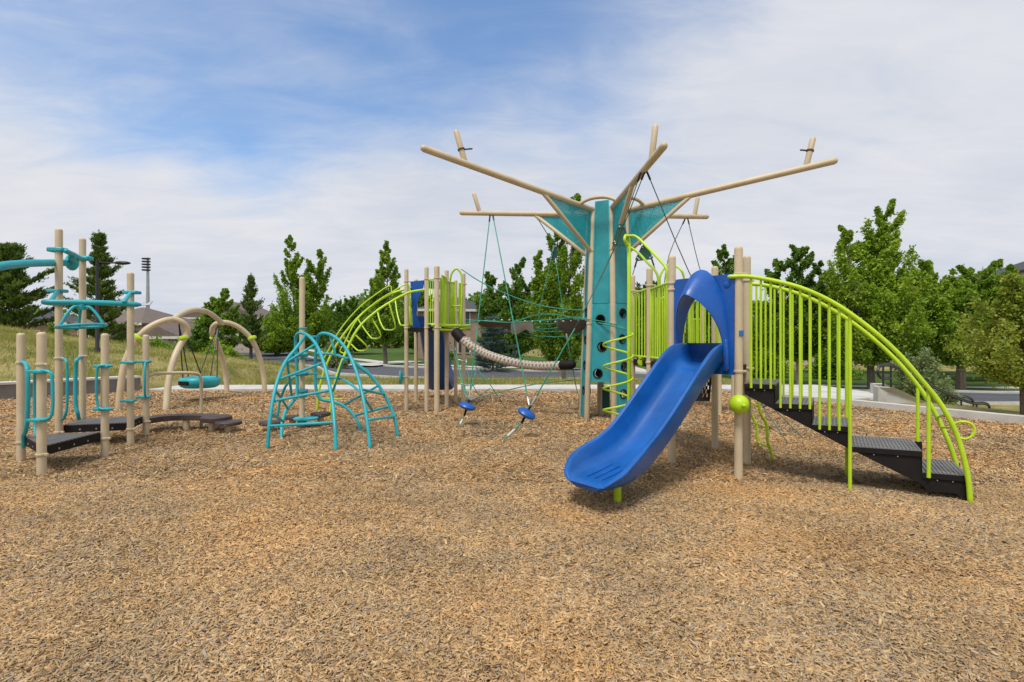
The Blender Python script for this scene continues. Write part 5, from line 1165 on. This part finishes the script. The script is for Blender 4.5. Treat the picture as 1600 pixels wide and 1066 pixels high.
# ================================================================== ARCHED SWING FRAME
wf = thing('swing_frame', (-6.6, 12.8, 0), 'tan arched tube swing frame with lime collars and two looped legs', 'swing frame')
def Sq(x, y, Z): return P(180+x/4.1, 440+y/4.1, Z)
bL = [Sq(24, 826, 11.15), Sq(35, 680, 11.15), Sq(60, 530, 11.2), Sq(118, 400, 11.3), Sq(200, 308, 11.4), Sq(300, 256, 11.6), Sq(375, 244, 11.8), Sq(430, 262, 11.9), Sq(462, 305, 12.0), Sq(455, 345, 12.0), Sq(425, 390, 11.9), Sq(375, 500, 11.6), Sq(342, 650, 11.4), Sq(325, 824, 11.2)]
bR = [Sq(717, 712, 14.9), Sq(705, 580, 14.9), Sq(675, 450, 14.7), Sq(640, 375, 14.4), Sq(622, 335, 14.2), Sq(625, 295, 14.1), Sq(655, 268, 14.0), Sq(710, 262, 14.1), Sq(790, 292, 14.3), Sq(865, 360, 14.5), Sq(920, 470, 14.7), Sq(950, 600, 14.8), Sq(958, 716, 14.8)]
mesh_obj('arch', [tube(bL, .068, 14, sm=6)], M['tan'], wf); mesh_obj('arch', [tube(bR, .068, 14, sm=6)], M['tan'], wf)
mesh_obj('crossbar', [tube([Sq(372, 243, 11.8), Sq(425, 208, 12.2), Sq(480, 186, 12.6), Sq(540, 182, 13.0), Sq(600, 200, 13.4), Sq(645, 232, 13.7), Sq(685, 266, 14.0)], .065, 14, sm=6)], M['tan'], wf)
for q, ax in ((Sq(155, 358, 11.35), (.6, 0, .8)), (Sq(436, 362, 11.95), (-.3, 0, .95)), (Sq(635, 364, 14.3), (.25, 0, .95)), (Sq(877, 362, 14.5), (-.4, 0, .9))):
    a_ = Vector(ax).normalized(); mesh_obj('collar', [lathe(q-a_*.045, [(.09, 0), (.115, .015), (.12, .045), (.115, .075), (.09, .09)], 18, ax)], M['lime'], wf)
ds = thing('dish_swing', P(313, 597, 12.9), 'teal disc swing hanging on black ropes from the tan arches', 'swing')
dc = P(312.5, 597, 12.9); V, Fc = lathe((dc.x, dc.y, dc.z-.15), [(.20, 0), (.34, .01), (.42, .05), (.46, .13), (.465, .20), (.44, .25), (.39, .275), (.34, .24), (.26, .18), (.04, .16)], 32)
mesh_obj('dish', (V, Fc), M['teal'], ds); mesh_obj('hand_slot', [box(dc+Vector((-.14, -.432, .0)), (.30, .06, .10), -.32, .02)], M['dark'], ds)
for a, b in ((Sq(408, 265, 12.0), Sq(434, 615, 12.75)), (Sq(455, 340, 12.0), Sq(545, 582, 12.5)), (Sq(660, 275, 14.0), Sq(545, 585, 12.5)), (Sq(660, 280, 14.0), Sq(652, 610, 12.9)), (Sq(408, 265, 12.0), Sq(470, 610, 13.3)), (Sq(660, 280, 14.0), Sq(610, 606, 13.3))):
    mesh_obj('hanging_rope', [tube([a, b], .014, 6)], M['black'], ds)

# ================================================================== LEFT POST COURSE
lc = thing('post_course', (-6.2, 7.0, 0), 'left balance course of tan posts with teal grips and wedge decks', 'play structure')
q = {1: XY(33, 6.43), 2: XY(65, 5.74), 3: XY(92, 7.2), 4: XY(129, 7.87), 5: XY(204, 7.45), 6: XY(164, 6.74), 7: XY(228, 8.15)}
tops = {1: 1.6, 2: 1.6, 3: 3.08, 4: 3.08, 5: 2.5, 6: 1.6, 7: 1.6}
cl = {1: (.23, 1.23), 2: (.23, 1.24), 3: (.22, 1.26), 4: (.22, 1.27), 5: (.22,), 6: (.22,), 7: (.22,)}
for k in q: add_post(lc, q[k], tops[k], cl[k], .0445)
def wedge(ks, z, shrink=.05):
    pts = [Vector((*q[k], 0)) for k in ks]; c = sum(pts, Vector())/len(pts); pts = [p_+(c-p_).normalized()*shrink for p_ in pts]
    o = mesh_obj('wedge_deck', prism([(p_.x, p_.y, z-.10) for p_ in pts], (0, 0, .10)), M['dark'], lc, smooth=False)
    mesh_obj('deck_pad', prism([(p_.x, p_.y, z+.002) for p_ in pts], (0, 0, .012)), M['grate'], o, smooth=False)
    for a, b in zip(pts, pts[1:]+pts[:1]):
        n_ = Vector((b.y-a.y, a.x-b.x, 0)).normalized()
        if n_.dot(a-c) < 0: n_ = -n_
        for f in (.25, .5, .75): pz = a.lerp(b, f); mesh_obj('bolt', [lathe((pz.x, pz.y, z-.06), [(.012, 0), (.012, .006)], 8, tuple(n_))], M['steel'], o)
wedge((1, 2, 6), .30); wedge((3, 5, 7, 4), .30)
def Lq(x, y, Z): return P(x/4.1, 500+y/4.1, Z)
def grip(pts, r=.018): return mesh_obj('grip', [tube([Lq(*p_) for p_ in pts], r, 10, sm=5)], M['teal'], lc)
grip([(140, 270, 6.4), (165, 280, 6.3), (175, 320, 6.2), (175, 640, 6.2), (165, 710, 6.25), (152, 740, 6.35), (152, 810, 6.4)], .024)
grip([(235, 330, 5.7), (300, 328, 5.65), (328, 345, 5.65), (334, 380, 5.65), (334, 590, 5.65), (320, 625, 5.65), (290, 638, 5.65), (225, 638, 5.7)], .017)
grip([(240, 320, 5.8), (225, 335, 5.95), (223, 420, 6.0), (223, 690, 6.0), (235, 745, 5.85)], .017)
grip([(400, 250, 7.2), (425, 262, 7.1), (430, 320, 7.1), (428, 560, 7.1), (418, 610, 7.1), (402, 640, 7.2)], .018)
grip([(515, 240, 7.8), (492, 258, 7.7), (486, 300, 7.7), (486, 550, 7.7), (498, 600, 7.7), (505, 640, 7.8)], .026)
grip([(715, 295, 6.7), (650, 292, 6.65), (628, 305, 6.65), (620, 340, 6.65), (622, 520, 6.65), (635, 560, 6.65), (660, 572, 6.65), (715, 570, 6.7)], .016)
grip([(932, 268, 8.1), (928, 300, 8.0), (928, 470, 8.0), (932, 492, 8.1)], .016)
for k, ys_ in ((5, (272, 517)), (7, (268, 492)), (6, (295, 570)), (2, (330, 638))):
    for yy in ys_:
        c = (q[k][0], q[k][1]); z = z_at(500+yy/4.1, q[k][1]); mesh_obj('clamp_plate', [lathe((c[0], c[1], z-.022), [(.05, 0), (.075, .006), (.078, .022), (.075, .038), (.05, .044)], 18), box((c[0], c[1]-.06, z), (.20, .05, .035), 0, .012)], M['teal'], lc)
# overhead pieces
def Uq(x, y, Z): return P(x/5.33, 340+y/5.33, Z)
mesh_obj('overhead_arm', [tube([P(-60, 430, 5.6), Uq(0, 408, 6.0), Uq(150, 388, 6.4), Uq(300, 380, 6.8), Uq(450, 378, 7.2), Uq(570, 376, 7.6)], .050, 14, sm=5), ball(Uq(600, 372, 7.65), .11, (.75, .8, 1.15), 18, 12)], M['teal'], lc)
ap = (Uq(-330, 470, 5.3).x, 5.3); add_post(lc, ap, 2.35)
mesh_obj('link_arm', [tube([Uq(550, 280, 7.2), Uq(620, 312, 7.5), Uq(690, 345, 7.8), Uq(735, 342, 7.85)], .035, 10, sm=4), tube([Uq(600, 320, 7.45), Uq(600, 365, 7.6)], .05, 10)], M['teal'], lc)
for k, yy in ((3, 270), (4, 340), (3, 612), (3, 720), (5, 625), (5, 725)):
    zq = q[k][1]; z = z_at(340+yy/5.33, zq); mesh_obj('clamp_plate', [box((q[k][0]+(-.02 if k == 3 else .02), q[k][1], z), (.22 if k != 5 else .2, .13, .06 if yy in (270, 340) else .045), 0, .02)], M['teal'], lc)
mesh_obj('overhead_bar', [tube([Uq(370, 705, 6.6), Uq(620, 705, 6.75), Uq(900, 713, 6.95), Uq(1140, 725, 7.2)], .036, 12, sm=3)], M['teal'], lc)
mesh_obj('stay', [tube([Uq(425, 690, 6.65), Uq(485, 610, 7.15)], .026, 10)], M['teal'], lc); mesh_obj('stay', [tube([Uq(1035, 700, 7.05), Uq(1090, 625, 7.4)], .026, 10)], M['teal'], lc)
spn = thing('ring_spinner', Uq(680, 720, 6.8), 'teal cone of tubes with a ring, hanging from the overhead bar', 'spinner')
rc = Uq(680, 905, 6.8); rr = .265
mesh_obj('ring', [tube([rc+Vector((rr*math.cos(a), rr*math.sin(a)*.95, .012*math.cos(a)*2)) for a in [2*math.pi*i/36 for i in range(36)]], .019, 10, closed=True)], M['teal'], spn)
tpz = Uq(680, 745, 6.8)
for a in (R(255), R(10), R(135)):
    e = rc+Vector((rr*math.cos(a), rr*math.sin(a)*.95, 0)); o_ = Vector((math.cos(a), math.sin(a), 0))
    mesh_obj('spoke', [tube([tpz, tpz+o_*.085+Vector((0, 0, .002)), tpz+o_*.125+Vector((0, 0, -.03)), e.lerp(tpz+o_*.135, .5), e], .0175, 10, sm=4)], M['teal'], spn)
mesh_obj('hub', [lathe(tpz-Vector((0, 0, .04)), [(.04, 0), (.05, .02), (.04, .1)], 14)], M['teal'], spn)
# curved balance beam, rail, step
bb = thing('balance_beam', G(300, 668), 'brown curved balance beam with round end and tan grab rail', 'balance beam')
top_l = [(222, 653.5, 8.3), (250, 649.5, 8.6), (285, 647.5, 8.75), (315, 647.5, 8.75), (335, 650, 8.65)]
cen_ = smooth_path([Vector((*XY(a, c), 0)) for a, b, c in top_l], 6); n = len(cen_); V = []
for i, p_ in enumerate(cen_):
    d = (cen_[min(i+1, n-1)]-cen_[max(i-1, 0)]).normalized(); s_ = Vector((-d.y, d.x, 0))*.13
    for o_, z in ((-1, .16), (1, .16), (1, .245), (-1, .245)): V.append((p_.x+s_.x*o_, p_.y+s_.y*o_, z))
Fc = [(k*4+i, k*4+(i+1) % 4, (k+1)*4+(i+1) % 4, (k+1)*4+i) for k in range(n-1) for i in range(4)]+[(3, 2, 1, 0), (len(V)-4, len(V)-3, len(V)-2, len(V)-1)]
mesh_obj('beam', (V, Fc), M['brown'], bb, smooth=False)
ec = XY(338, 8.55); mesh_obj('end_pad', [lathe((*ec, .162), [(.22, 0), (.235, .01), (.235, .07), (.22, .086)], 28)], M['brown'], bb)
for px, Z in ((291, 8.7), (331, 8.5)): mesh_obj('leg', [lathe((*XY(px, Z), -.05), [(.05, 0), (.05, .215)], 14)], M['tan'], bb)
mesh_obj('grab_rail', [tube([P(232, 588, 8.2), P(242, 584, 8.3), P(265, 583, 8.45), P(300, 583, 8.7), P(310, 585, 8.8), P(314, 592, 8.85), P(314.5, 610, 8.9), P(314.5, 669, 8.9)], .026, 12, sm=4)], M['tan'], bb)
stepper(357, 658.5, 8.35, .20, 'brown stepping pod just right of the curved beam end')

bpy.context.view_layer.update()
